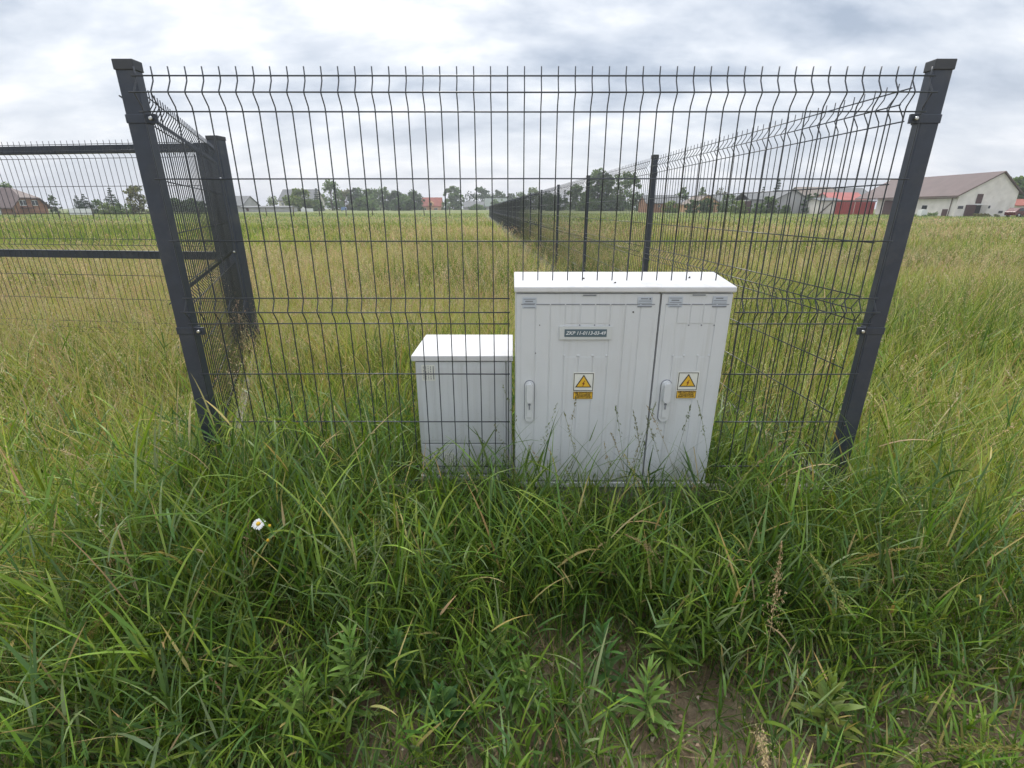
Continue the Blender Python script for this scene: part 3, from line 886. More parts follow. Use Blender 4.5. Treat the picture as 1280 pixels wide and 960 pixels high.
# small low cabinet behind the wires
YS = 1.842
sc_ = empty('utility_cabinet', (-.20, YS + .16, 0), 0, 'small low white cabinet standing behind the wires, left of the tall pair', 'cabinet')
def S_(mb, name, mats, bevel=0.0):
    o = mb.build(name, mats, sc_, bevel); o.location = (.20, -YS - .16, 0); return o
m = MB(); m.box((-.385, YS, .225), (.0, YS + .32, .742)); S_(m, 'body', M['cab'], .004)
m = MB()
x0, x1 = -.396, .004
m.raw([(x0, YS - .018, .736), (x1, YS - .018, .736), (x1, YS + .335, .736), (x0, YS + .335, .736),
       (x0, YS - .018, .760), (x1, YS - .018, .760), (x1, YS + .335, .757), (x0, YS + .335, .757)],
      [(0, 3, 2, 1), (4, 5, 6, 7), (0, 1, 5, 4), (1, 2, 6, 5), (2, 3, 7, 6), (3, 0, 4, 7)])
S_(m, 'lid', M['lid'], .004)
m = MB(); m.box((-.378, YS - .012, .378), (-.026, YS - .001, .732), 0)
for a, b_ in bands(-.366, -.032, 6, .008): m.box((a, YS - .0135, .39), (b_, YS - .0123, .712), 0)
dS = S_(m, 'door', [M['cab']], .0015)
m = MB(); m.box((-.378, YS - .012, .234), (-.026, YS - .001, .370), 0); dL = S_(m, 'lower_panel', [M['cab']], .0015)
m = MB(); m.box((-.021, YS - .012, .234), (-.002, YS - .001, .732), 0); S_(m, 'side_rail', [M['cab']], .0015)
m = MB(); m.box((-.390, YS - .016, .205), (.002, YS + .325, .2235)); S_(m, 'base_frame', M['cab'], .002)
m = MB(); m.box((-.394, YS - .02, -.3), (.006, YS + .33, .2042)); S_(m, 'plinth', M['concrete'], .003)
def label_sheet(parent, x, z, w, h, y):
    m = MB(); m.box((x, y - .001, z), (x + w, y, z + h), 0)
    for j in range(4):                                  # print runs up the sheet, too faded to read
        c = z + h * .08
        while c < z + h * .9:
            q = h * random.uniform(.03, .12); a = x + w * (.12 + .18 * j)
            m.box((a, y - .0016, c), (a + w * .055, y - .0012, min(c + q, z + h * .94)), 1)
            c += q + h * random.uniform(.02, .07)
    m.box((x + w * .86, y - .0016, z + h * .08), (x + w * .93, y - .0012, z + h * .92), 1)
    return m.build('label_sheet', [M['cream'], M['print_shade_grey']], parent)
label_sheet(dS, -.358, .655, .052, .066, YS - .0136)
label_sheet(dL, -.287, .262, .043, .070, YS - .0121)


# ------------------------------------------------------------------ flowers and weeds
d0 = Vector((-.731, 1.18, 0)); dz0 = tz(d0.x, d0.y)
dy = empty('daisy', (d0.x, d0.y, dz0), 0, 'white ox-eye daisy with yellow disc, the only open flower in the grass', 'flower')
top = Vector((.0, .0, .455))
m = MB(); m.tube([(.03, .03, -.02), (.02, .015, .15), (.005, .0, .3), top], [.0017, .0016, .0014, .0012], 6); m.build('stem', M['stem'], dy)
nrm = Vector((.1, -.55, .83)).normalized(); uu = nrm.cross(Vector((1, 0, 0))).normalized(); vv = nrm.cross(uu)
m = MB()
for k in range(18):
    w = 2 * PI * k / 18 + random.uniform(-.06, .06); r = random.uniform(.0165, .0195)
    d = uu * math.cos(w) + vv * math.sin(w); s = nrm.cross(d)
    P_ = [top + d * .006 - s * .0013, top + d * .006 + s * .0013, top + d * r * .7 + s * .0032 + nrm * .002, top + d * r + s * .0012 - nrm * .001, top + d * r - s * .0012 - nrm * .001, top + d * r * .7 - s * .0032 + nrm * .002]
    m.raw(P_, [(0, 1, 2, 3, 4, 5)])
m.build('petals', M['petal'], dy)
m = MB(); m.tube([top - nrm * .001, top + nrm * .003, top + nrm * .0052], [.0062, .0058, .003], 12); m.build('flower_disc', M['disc'], dy)
for (bx, by, bz) in ((.032, .0, .445), (-.018, .01, .432), (.03, -.02, .41)):
    m = MB(); m.tube([(bx * .6, by * .5, bz - .1), (bx, by, bz)], .0009, 5); m.tube([(bx, by, bz), (bx, by - .002, bz + .006), (bx, by - .003, bz + .009)], [.003, .0048, .002], 8, 1)
    m.build('bud', [M['stem'], M['disc']], dy)


def weed(x, y, h, nl, ll, lw, label, cols):
    h, nl, ll, lw = h * 1.5, int(nl * 1.35), ll * 1.25, lw * 1.15
    z = tz(x, y)
    r = empty('weed_plant', (x, y, z), 0, label, 'weed', 'leafy weeds on the bare soil')
    m = MB(); bend = (random.uniform(-.03, .03), random.uniform(-.03, .03))
    m.tube([(0, 0, -.01), (bend[0] * .4, bend[1] * .4, h * .5), (bend[0], bend[1], h)], [.0024, .002, .0012], 6); m.build('stem', M['stem'], r)
    t = np.linspace(.12, 1, nl)
    px_ = bend[0] * t ** 1.5; py_ = bend[1] * t ** 1.5
    az = np.arange(nl) * 2.4 + RNG.uniform(-.3, .3, nl)
    sc = np.interp(t, [0, .3, 1], [.8, 1, .5]) * RNG.uniform(.8, 1.15, nl)
    V, Q, C, _ = blades(px_, py_, ll * sc, lw * sc, az, np.interp(t, [0, 1], [1.35, .35]) + RNG.uniform(-.15, .15, nl), RNG.uniform(.2, .7, nl), 6,
                        pick(nl, cols, [1] * len(cols)), z=h * t, twist=np.zeros(nl), prof='leaf')
    np_object('foliage', V, Q, M['grass'], C, r)
    return r
WC = [(.19, .31, .07), (.15, .27, .06), (.22, .33, .08)]
WD = [(.08, .17, .05), (.10, .20, .055)]
for w in [(-.035, 1.03, .13, 26, .085, .013, 'light green narrow-leaved weed on bare soil at bottom centre', WC),
          (.02, .955, .10, 22, .075, .016, 'low weed with paler leaves just below the narrow-leaved weed', WC),
          (-.17, .90, .11, 30, .06, .020, 'dark round-leaved weed left of the sandy patch at the bottom', WD),
          (.27, 1.02, .15, 24, .07, .014, 'upright green weed just right of the bottom centre, behind the bushy pale one', WD),
          (.36, .93, .12, 26, .08, .012, 'bushy pale weed right of the bottom sandy patch', WC),
          (.47, 1.10, .13, 26, .085, .013, 'light green weed among short grass right of centre', WC),
          (.80, .88, .10, 22, .085, .018, 'yellow-green weed near the bare soil in the lower right corner', [(.2, .25, .05), (.17, .24, .05)]),
          (-.43, .92, .20, 40, .075, .012, 'feathery light green weed in tall grass below the daisy', WC),
          (-.52, .84, .16, 34, .08, .012, 'feathery weed nearest the lower left grass', WC),
          (-.30, 1.0, .14, 34, .055, .018, 'dark bushy weed at the foot of the left grass clump', WD)]:
    weed(*w)


# ------------------------------------------------------------------ trees
def crown_leaves(cl, rad, n, size, cols, w, acc, flat=.8):
    cl = np.array(cl); k = RNG.integers(0, len(cl), n)
    r = RNG.normal(size=(n, 3)); r /= np.linalg.norm(r, axis=1, keepdims=True); r *= (RNG.uniform(size=(n, 1)) ** .45)
    rr = np.array(rad)[k][:, None]
    c = cl[k] + r * rr * np.array([1, 1, flat])
    tint = RNG.uniform(.78, 1.25, len(cl))[k][:, None]          # clumps of older and younger leaves
    acc.add(*flakes(c, RNG.uniform(.6, 1.35, n) * size, pick(n, cols, w) * tint, .6))


GREEN = [(.115, .185, .050), (.145, .215, .060), (.090, .150, .048)]
DARK = [(.080, .135, .048), (.100, .160, .056), (.062, .105, .044)]
LIGHT = [(.16, .22, .06), (.19, .24, .07), (.13, .19, .055)]
OLIVE = [(.145, .16, .065), (.175, .165, .075), (.12, .13, .06)]
BLUE = [(.048, .082, .055), (.06, .094, .062)]


def tree(px, wpx, ytop, Y, label, cols=GREEN, kind='broad', name='tree', n=1500, bare=.05, group=None, dens=1.0):
    X = sx(px, Y); zb = tz(X, Y); H = sz(ytop, Y) - zb; R = wpx / 2 / 645 * Y
    loc = (X, Y + R * .5, zb)
    r = empty(name, loc, random.uniform(0, 6.28), label, 'tree' if 'tree' in name else ('spruce' if kind == 'spruce' else 'bush'), group)
    acc = Acc(); tb = MB()
    lw = [2] + [1.5] * (len(cols) - 1)
    if kind == 'spruce':
        tb.tube([(0, 0, -.2), (0, 0, H * .5), (0, 0, H * .97)], [H * .022, H * .013, H * .003], 7)
        cl, rd = [], []
        L = 13
        for i in range(L):
            t = i / (L - 1); z = H * (.06 + .90 * t); rr = R * (1 - t) ** .85 + .03 * R
            for k in range(max(3, int(9 * (1 - t) + 2))):
                a = random.uniform(0, 6.28); q = rr * random.uniform(.45, 1.0)
                cl.append((math.cos(a) * q, math.sin(a) * q, z - q * .22)); rd.append(max(.05 * H, rr * .48))
            if i % 2 == 0:
                for k in range(4):
                    a = k * PI / 2 + i; tb.tube([(0, 0, z), (math.cos(a) * rr * .8, math.sin(a) * rr * .8, z - rr * .15)], [H * .005, H * .001], 5)
        crown_leaves(cl, rd, int(n * dens * 1.8), H * .021, cols, lw, acc, .5)
    else:
        hb = H * bare if kind != 'bush' else 0
        cl, rd = [], []
        m = 30 if kind != 'bush' else 22
        for i in range(m):
            a = random.uniform(0, 6.28); t = random.uniform(0.02, 1)
            prof = math.sin(PI * min(1, .16 + .80 * t)) ** .62 * random.uniform(.72, 1.12)
            q = R * prof * math.sqrt(random.uniform(.15, 1))
            cl.append((math.cos(a) * q * .86, math.sin(a) * q * .86, hb + (H - hb) * (.07 + .86 * t))); rd.append(R * random.uniform(.2, .42))
        for i in range(9):                                   # low growth round the foot
            a = random.uniform(0, 6.28); q = R * random.uniform(.3, .85)
            cl.append((math.cos(a) * q, math.sin(a) * q, H * random.uniform(.04, .25))); rd.append(R * random.uniform(.25, .4))
        # ragged outer twigs
        for i in range(14):
            a = random.uniform(0, 6.28); t = random.uniform(.15, 1)
            q = R * math.sin(PI * min(1, .16 + .80 * t)) ** .62
            cl.append((math.cos(a) * q, math.sin(a) * q, hb + (H - hb) * (.05 + .95 * t))); rd.append(R * random.uniform(.08, .16))
        tb.tube([(0, 0, -.2), (H * .01, 0, H * .25), (0, H * .012, H * .55), (0, 0, H * .85)], [H * .026, H * .019, H * .012, H * .003], 7)
        for c in cl[:12]:
            tb.tube([(0, 0, max(.1 * H, c[2] * .55)), (c[0] * .5, c[1] * .5, c[2] * .82), c], [H * .009, H * .006, H * .002], 5)
        crown_leaves(cl, rd, int(n * dens * 1.7), max(R * .095, H * .014), cols, lw, acc, .85)
    tb.build('trunk', M['bark'], r)
    acc.build('crown', M['leaf'], r, smooth=False)
    return r


# left of the gate post and over the fields, each one seen against the sky
FW = 'far row of trees across the field'
TR = [
 (8, 26, 227, 132, 'loose tree whose top shows above the brick house roof', GREEN, 'broad', 'tree', 900),
 (66, 13, 244, 118, 'slender conical tree beside the brick house', DARK, 'broad', 'tree', 900),
 (95, 22, 244, 112, 'dark spruce, the first of two touching spruces past the brick house', BLUE, 'spruce', 'spruce_tree', 1800),
 (104, 24, 242, 114, 'dark spruce with the pointed top, second of two touching spruces', BLUE, 'spruce', 'spruce_tree', 1800),
 (120, 14, 249, 118, 'round green bush between the spruces', GREEN, 'bush', 'bush', 700),
 (138, 25, 234, 116, 'tall blue-green spruce standing alone next to the reddish loose tree', BLUE, 'spruce', 'spruce_tree', 2200),
 (131, 20, 254, 108, 'light bush in front of the tall spruce', LIGHT, 'bush', 'bush', 700),
 (150, 20, 254, 108, 'low bush between the tall spruce and the loose tree', GREEN, 'bush', 'bush', 700),
 (171, 30, 232, 112, 'airy olive tree just left of the corner post', OLIVE, 'broad', 'tree', 1300),
 (205, 34, 248, 150, 'dark tree seen through the splayed fence panel, nearer the corner post', DARK, 'bush', 'tree', 1000),
 (238, 34, 250, 150, 'dark tree seen through the splayed fence panel, nearer the gate post', DARK, 'bush', 'tree', 1000),
 (314, 13, 252, 205, 'small round dark bush above the long flat shed', DARK, 'bush', 'bush', 500),
 (341, 15, 245, 215, 'small light tree left of the white gabled house', LIGHT, 'broad', 'tree', 700),
 (372, 34, 237, 190, 'light green tree in front of the white gabled house', LIGHT, 'broad', 'tree', 1500),
 (397, 14, 235, 200, 'thin dark conifer right of the white gabled house', BLUE, 'spruce', 'spruce_tree', 1100),
 (413, 31, 224, 235, 'tallest loose tree at the end of the far tree row', GREEN, 'broad', 'tree', 1500),
 (390, 24, 250, 195, 'low bush at the foot of the thin conifer', GREEN, 'bush', 'bush', 600),
 (432, 26, 238, 260, 'olive tree beginning the far tree row', OLIVE, 'broad', 'tree', 1100),
 (447, 28, 236, 262, 'dense dark tree, second in the far tree row', DARK, 'broad', 'tree', 1100),
 (463, 28, 237, 258, 'dense green tree in the middle of the far tree row', GREEN, 'broad', 'tree', 1100),
 (478, 26, 235, 262, 'tallest rounded tree inside the far tree row', GREEN, 'broad', 'tree', 1100),
 (493, 26, 239, 260, 'broad dark tree in the falling part of the far tree row', DARK, 'broad', 'tree', 1100),
 (505, 22, 243, 258, 'lowest tree of the far tree row', GREEN, 'broad', 'tree', 1000),
 (518, 24, 239, 262, 'last dark tree of the far row, beside the apricot house', DARK, 'broad', 'tree', 1100),
 (475, 9, 257, 235, 'pale flowering shrub in front of the far tree row', [(.35, .36, .30), (.2, .24, .13)], 'bush', 'bush', 400),
 (567, 25, 232, 280, 'tall separate tree between the apricot house and the low grey house', GREEN, 'broad', 'tree', 1400),
 (557, 14, 252, 270, 'shrub at the foot of the tall separate tree', GREEN, 'bush', 'bush', 500),
 (587, 12, 239, 320, 'small dark pine left of the dark grove', BLUE, 'broad', 'tree', 700),
 (602, 24, 234, 330, 'dark dense tree behind the low grey house', DARK, 'broad', 'tree', 1100),
 (625, 24, 238, 330, 'dark round tree behind the grey-green roof', DARK, 'broad', 'tree', 1000),
 (640, 16, 241, 330, 'small round tree right of the grey-green roof', DARK, 'broad', 'tree', 800),
 (623, 20, 249, 285, 'clipped green bush in front of the grey-green roof', GREEN, 'bush', 'bush', 600),
 (596, 22, 257, 280, 'low bush under the low grey house', GREEN, 'bush', 'bush', 500),
 (652, 20, 240, 300, 'mid green tree over the far end of the long fence', GREEN, 'broad', 'tree', 900),
 (667, 22, 234, 300, 'bright green tree over the far posts of the long fence', LIGHT, 'broad', 'tree', 1000),
 (686, 28, 242, 260, 'dark wide tree behind the middle of the long fence', DARK, 'broad', 'tree', 1200),
 (706, 11, 237, 255, 'small dark spruce poking above the long fence', BLUE, 'spruce', 'spruce_tree', 900),
 (722, 28, 231, 230, 'green tree left of the big tree behind the fence', GREEN, 'broad', 'tree', 1300),
 (748, 38, 212, 205, 'biggest tree behind the long fence, dense crown', GREEN, 'broad', 'tree', 2400),
 (781, 42, 214, 205, 'big airy tree with sky showing through its crown', GREEN, 'broad', 'tree', 1500),
 (797, 24, 241, 190, 'dark shrub under the big airy tree', DARK, 'bush', 'bush', 900),
 (735, 30, 248, 200, 'green bush under the biggest tree', GREEN, 'bush', 'bush', 900),
 (765, 34, 250, 200, 'wide low bush between the two big trees', DARK, 'bush', 'bush', 900),
 (853, 19, 234, 175, 'tree between the low brick house and the gabled house', GREEN, 'broad', 'tree', 1200),
 (877, 14, 234, 195, 'narrow tree behind the gabled house', GREEN, 'broad', 'tree', 800),
 (885, 24, 247, 140, 'dark round bush hiding the gabled house', DARK, 'bush', 'bush', 1200),
 (899, 18, 234, 185, 'sparse tree with thin top right of the gabled house', OLIVE, 'broad', 'tree', 700),
 (910, 22, 243, 150, 'green bush at the left end of the grey barn', GREEN, 'bush', 'bush', 1000),
 (951, 7, 233, 190, 'tiny pointed spruce behind the grey barn roof', BLUE, 'spruce', 'spruce_tree', 500),
 (970, 18, 224, 190, 'dark spruce rising behind the grey barn roof', BLUE, 'spruce', 'spruce_tree', 1500),
 (963, 22, 246, 122, 'green bush in front of the grey barn wall', GREEN, 'bush', 'bush', 1300),
 (948, 18, 255, 122, 'low bush left of the grey barn bush', GREEN, 'bush', 'bush', 700),
 (1016, 20, 242, 122, 'dark bush at the right corner of the grey barn', DARK, 'bush', 'bush', 1300),
 (1029, 9, 231, 175, 'small tree top above the tan roof', GREEN, 'broad', 'tree', 500),
 (985, 16, 257, 122, 'small low bush against the grey barn gable', GREEN, 'bush', 'bush', 600),
 (1270, 44, 221, 118, 'leafy tree behind the right slope of the big barn', GREEN, 'broad', 'tree', 2400),
 (1302, 46, 219, 124, 'leafy tree at the picture edge beyond the big barn', GREEN, 'broad', 'tree', 2000),
 (695, 30, 246, 215, 'broad dark bush left of the small dark spruce behind the long fence', DARK, 'bush', 'bush', 1200),
 (815, 22, 250, 170, 'green bush before the left end of the low brick house', GREEN, 'bush', 'bush', 800),
 (840, 20, 252, 140, 'light bush under the tree by the low brick house', LIGHT, 'bush', 'bush', 800),
 (867, 18, 250, 138, 'small dark bush between tree and gabled tan house', DARK, 'bush', 'bush', 800),
 (925, 24, 252, 120, 'wide light bush along the grey barn wall', LIGHT, 'bush', 'bush', 900),
 (455, 34, 248, 225, 'wide green thicket at the foot of the far tree row', GREEN, 'bush', 'bush', 900),
 (500, 36, 250, 225, 'wide dark thicket at the falling end of the far tree row', DARK, 'bush', 'bush', 900),
 (645, 26, 250, 250, 'thicket behind the far end of the long fence', GREEN, 'bush', 'bush', 900),
 (-30, 40, 236, 135, 'tree outside the brick house on its far side', GREEN, 'broad', 'tree', 1200),
]
for a in TR:
    px, w, yt, Y, lab, cols, kind, nm, n = a
    air = 'airy' in lab or 'loose' in lab or 'sparse' in lab
    tree(px, w, yt, Y, lab, cols, kind, nm, n, dens=.8 if air else 1.5)


# ------------------------------------------------------------------ buildings across the field
def quad_roof(m, x0, x1, y0, y1, ze, zr, axis, over=.35, th=.18, xr=None):
    """pitched roof slabs, ridge along axis"""
    if axis == 'x':
        ym = (y0 + y1) / 2; s = (zr - ze) / (ym - y0)
        for ya, sg in ((y0, -1), (y1, 1)):
            yo = ya + sg * over; zo = ze - s * over
            V = [(x0 - over, yo, zo), (x1 + over, yo, zo), (x1 + over, ym, zr), (x0 - over, ym, zr)]
            m.raw(V + [(a, b, c + th) for a, b, c in V], [(0, 1, 2, 3), (7, 6, 5, 4), (0, 4, 5, 1), (1, 5, 6, 2), (2, 6, 7, 3), (3, 7, 4, 0)])
    else:
        xm = (x0 + x1) / 2 if xr is None else xr
        for xa, sg in ((x0, -1), (x1, 1)):
            s = (zr - ze) / abs(xm - xa)
            xo = xa + sg * over; zo = ze - s * over
            V = [(xo, y0 - over, zo), (xo, y1 + over, zo), (xm, y1 + over, zr), (xm, y0 - over, zr)]
            m.raw(V + [(a, b, c + th) for a, b, c in V], [(0, 1, 2, 3), (7, 6, 5, 4), (0, 4, 5, 1), (1, 5, 6, 2), (2, 6, 7, 3), (3, 7, 4, 0)])


def house(name, label, px0, px1, ye, yr, Y, depth, axis, wall, roof, openings=(), chim=None, cat='house', gable=None):
    x0, x1 = sx(px0, Y), sx(px1, Y); zb = tz((x0 + x1) / 2, Y) - .2
    ze, zr = sz(ye, Y), sz(yr, Y)
    cx, cy = (x0 + x1) / 2, Y + depth / 2
    r = empty(name, (cx, cy, zb), 0, label, cat)
    def D(mb, nm, mats, par=r, bevel=0.0):
        o = mb.build(nm, mats, par, bevel)
        if par is r: o.location = (-cx, -cy, -zb)
        return o
    m = MB()
    if axis == 'x':
        ym = Y + depth / 2
        for xa, xb in ((x0, x1),):
            V = [(xa, Y, zb), (xa, Y + depth, zb), (xa, Y + depth, ze), (xa, ym, zr), (xa, Y, ze)]
            V2 = [(xb, b, c) for _, b, c in V]
            m.raw(V + V2, [(0, 1, 2, 3, 4), (9, 8, 7, 6, 5), (0, 4, 9, 5), (1, 6, 7, 2), (0, 5, 6, 1), (4, 3, 8, 9), (3, 2, 7, 8)])
    else:
        xm = (x0 + x1) / 2
        m.prism([(x0, zb), (x1, zb), (x1, ze), (xm, zr), (x0, ze)], Y, Y + depth)
    wl = D(m, 'wall', wall)
    m = MB(); quad_roof(m, x0, x1, Y, Y + depth, ze + .01, zr + .01, axis); rf_ = D(m, 'roof', roof)
    for (kind, a, b_, c, d) in openings:                         # pixel box on the front wall
        xa, xb, zt, zl = sx(a, Y), sx(b_, Y), sz(c, Y), sz(d, Y)
        m = MB()
        if kind == 'window':
            m.box((xa, Y - .06, zl), (xb, Y + .02, zt)); o = D(m, 'window', M['white_frame'])
            m = MB(); k = 2 if xb - xa > .8 else 1
            for j in range(k):
                u0 = xa + (xb - xa) * j / k + .07; u1 = xa + (xb - xa) * (j + 1) / k - .07
                m.box((u0, Y - .09, zl + .08), (u1, Y - .062, zt - .08))
            m.build('pane', M['glass'], o)
        else:
            m.box((xa, Y - .08, zl), (xb, Y + .02, zt)); D(m, 'door', M['brown_door'])
    if chim:
        xa = sx(chim[0], Y); zt = sz(chim[1], Y)
        m = MB(); m.box((xa - .35, cy - .35, ze), (xa + .35, cy + .35, zt)); m.build('chimney', M[chim[2]], rf_)
    return r


W = M
# brick house at the left edge: hipped main roof, upper storey with two white windows
X1 = sx(17, 108); X0 = X1 - 15; Y0, Y1 = 108.0, 116.0; YM = 112.0; zb = tz(X1, 110) - .2
ze = sz(257.5, 108); zr = sz(236, YM); zc = sz(247.5, 110); XR = sx(22, YM)
r = empty('brick_house', ((X0 + X1) / 2, YM, zb), 0, 'orange brick house with brown half-hipped roof and two white upstairs windows', 'house')
off = (-(X0 + X1) / 2, -YM, -zb)
def BH(mb, nm, mats, par=r):
    o = mb.build(nm, mats, par)
    if par is r: o.location = off
    return o
tcl = (zc - ze) / (zr - ze)
prof_ = [(Y0, zb), (Y1, zb), (Y1, ze), (Y1 + (YM - Y1) * tcl, zc), (Y0 + (YM - Y0) * tcl, zc), (Y0, ze)]
m = MB(); n_ = len(prof_)
m.raw([(X0, a, b) for a, b in prof_] + [(X1, a, b) for a, b in prof_], [tuple(range(n_ - 1, -1, -1)), tuple(range(n_, 2 * n_))] + [(i, (i + 1) % n_, (i + 1) % n_ + n_, i + n_) for i in range(n_)])
BH(m, 'wall', M['brick'])
m = MB(); e = .7; sl = (zr - ze) / 4; ya, yb = Y0 - e, Y1 + e; zo = ze - sl * e + .03; u = .03; xo = X1 + .5
yca, ycb, zh = Y0 + (YM - Y0) * tcl - .15, Y1 + (YM - Y1) * tcl + .15, zc - .1
V = [(X0, ya, zo), (xo, ya, zo), (xo, yca, zh), (XR, YM, zr + u), (X0, YM, zr + u), (xo, ycb, zh), (xo, yb, zo), (X0, yb, zo)]
V += [(a, b, c + .22) for a, b, c in V]
top_ = [(0, 1, 2, 3, 4), (4, 3, 5, 6, 7), (2, 5, 3)]
m.raw(V, [tuple(i + 8 for i in f) for f in top_] + [tuple(reversed(f)) for f in top_] + [(0, 8, 9, 1)[::-1], (1, 9, 10, 2)[::-1], (2, 10, 13, 5)[::-1], (5, 13, 14, 6)[::-1]])
BH(m, 'roof', M['brown_roof'])
for a, b_ in ((109.7, 111.3), (112.5, 114.0)):
    z0_, z1_ = sz(257, 111), sz(250, 111)
    m = MB(); m.box((X1 - .02, a, z0_), (X1 + .07, b_, z1_)); o = BH(m, 'window', M['white_frame'])
    m = MB(); mid = (a + b_) / 2
    for u0, u1 in ((a + .12, mid - .07), (mid + .07, b_ - .12)): m.box((X1 + .072, u0, z0_ + .12), (X1 + .1, u1, z1_ - .12))
    m.build('pane', M['glass'], o)
m = MB(); m.box((X1 + .01, 109.5, sz(260.5, 110)), (X1 + .9, 112.2, sz(259.3, 110))); BH(m, 'balcony', M['brown_door'])
m = MB(); m.box((X1 - 4.5, Y0 - .09, zb), (X1 - 2.6, Y0 + .02, sz(260.5, 108))); BH(m, 'garage_door', M['white_frame'])

house('house', 'dark-roofed house peeking out right of the gate post', 268, 303, 257, 245, 170, 12, 'x', M['grey_wall'], M['grey_roof'])
house('flat_shed', 'long low grey shed with flat roof left of the white gabled house', 301, 362, 259.5, 258, 165, 6, 'x', M['grey_wall'], M['grey_roof'], [('door', 308, 311, 260, 264)], cat='shed')
house('house', 'white gabled house with grey roof behind the light green tree', 350, 393, 250.5, 236.5, 205, 12, 'x', M['cream_wall'], M['grey_roof'], [('window', 353, 356, 253, 257), ('window', 387, 390, 253, 257)])
house('house', 'small apricot house with red roof and a gabled dormer', 527, 551, 257.5, 247, 270, 9, 'x', M['orange_wall'], M['red_roof'], [('window', 529, 533, 260, 262.5), ('window', 543, 547, 260, 262.5), ('door', 537, 539, 259.5, 264)])
h_ = [o for o in COL.objects if o.get('label', '').startswith('small apricot')][0]
Y = 270; m = MB(); xa, xb = sx(535.5, Y), sx(542.5, Y)
m.prism([(xa, sz(257.5, Y)), (xb, sz(257.5, Y)), (xb, sz(254, Y)), ((xa + xb) / 2, sz(251, Y)), (xa, sz(254, Y))], Y - .3, Y + 4)
o = m.build('dormer', M['orange_wall'], h_); o.location = (-h_.location.x, -h_.location.y, -h_.location.z)
m = MB(); m.box((sx(537.8, Y), Y - .4, sz(257, Y)), (sx(540.3, Y), Y - .31, sz(253.7, Y))); m.build('window', M['glass'], o)
house('house', 'low grey house with pale chimney beneath dark trees', 579, 604, 259, 252, 300, 11, 'x', M['grey_wall'], M['grey_roof'], [('window', 590, 593, 260, 262)], (586, 250.5, 'cream_wall'))
house('house', 'house with grey-green roof near the far end of the long fence', 606, 635, 258, 248, 310, 12, 'x', M['grey_wall'], M['green_roof'], [('window', 611, 614, 259.5, 262)])
house('brick_house', 'low brick house with long grey roof right of the second fence post', 808, 850, 254, 244, 150, 10, 'x', M['brick'], M['grey_roof'], [('window', 822, 825, 256, 259), ('window', 835, 838, 256, 259)])
house('house', 'gabled tan house behind the dark round bush', 866, 900, 255, 244, 155, 12, 'y', M['orange_wall'], M['tan_roof'], [('window', 870, 873, 253, 257)])
house('house', 'dark grey roofed house filling the gap before the grey barn', 898, 925, 252, 243, 175, 12, 'x', M['grey_wall'], M['grey_roof'])
# grey barn: long side faces us, gable turned towards the big barn
Y = 125
xg0, xg1, xl = sx(968, Y), sx(1008, Y), sx(917, 140)
zb = tz(xg0, Y) - .2; ze = sz(249, Y); zr = sz(238, Y)
gb = empty('grey_barn', ((xg0 + xg1) / 2, Y + 8, zb), 0, 'long pale grey barn with low pitched roof left of the red gates', 'barn')
off2 = (-(xg0 + xg1) / 2, -Y - 8, -zb)
m = MB(); xm = (xg0 + xg1) / 2
m.prism([(xg0, zb), (xg1, zb), (xg1, ze), (xm, zr), (xg0, ze)], Y, Y + 16)
m.box((xl, Y + 6, zb), (xg0 - .01, Y + 15, ze)); o = m.build('wall', M['grey_wall'], gb); o.location = off2
m = MB(); quad_roof(m, xg0, xg1, Y, Y + 16, ze + .01, zr + .01, 'y'); quad_roof(m, xl, xm - .5, Y + 6, Y + 15, ze + .02, zr - .25, 'x'); o = m.build('roof', M['grey_roof'], gb); o.location = off2
m = MB(); m.box((sx(928, 131), Y + 5.9, zb), (sx(938, 131), Y + 6.02, sz(251.5, 131))); o = m.build('door', M['brown_door'], gb); o.location = off2

house('house', 'wide tan-roofed house behind the bush between both barns', 1003, 1046, 245, 233.5, 160, 12, 'x', M['grey_wall'], M['tan_roof'])
house('white_shed', 'low white shed with a leaning beam beside the red gates', 1023, 1047, 251, 248, 118, 5, 'x', M['white_wall'], M['grey_roof'], cat='shed')
house('red_roof_shed', 'shed with faded red roof above the red gates', 1036, 1078, 250, 241, 125, 7, 'x', M['cream_wall'], M['pinkroof'], cat='shed')
house('house', 'grey roofs with chimney showing above the red-roofed shed', 1052, 1086, 245, 234.5, 165, 12, 'x', M['grey_wall'], M['grey_roof'], (), (1060, 232.5, 'brown_roof'))
b_ = MB(); b_.bar((sx(1026, 117), 117.5, tz(sx(1026, 117), 117)), (sx(1040, 117), 117.5, 2.7), .22, .22)
tag(b_.build('leaning_beam', M['wood']), 'dark timber beam leaning against the low white shed', 'beam')
# red sheet-metal gates
Yg = 108
gr = empty('red_gate', (sx(1068, Yg), Yg, 0), 0, 'pair of red sheet metal yard gates joining the big barn', 'gate')
for a, c in ((1043, 1066.5), (1067.5, 1092)):
    m = MB(); xa, xb = sx(a, Yg) - sx(1068, Yg), sx(c, Yg) - sx(1068, Yg)
    k = 16
    for j in range(k):
        u0 = xa + (xb - xa) * j / k; u1 = xa + (xb - xa) * (j + 1) / k
        m.box((u0, -.05 - (.05 if j % 2 else 0), 0.05), (u1 - .004, .0, sz(252.5, Yg)))
    m.build('gate_leaf', M['redbright'], gr)
m = MB(); m.box((sx(1042, Yg) - sx(1068, Yg), -.12, sz(252.4, Yg)), (sx(1093, Yg) - sx(1068, Yg), .05, sz(251.2, Yg))); m.build('top_rail', M['brown_door'], gr)

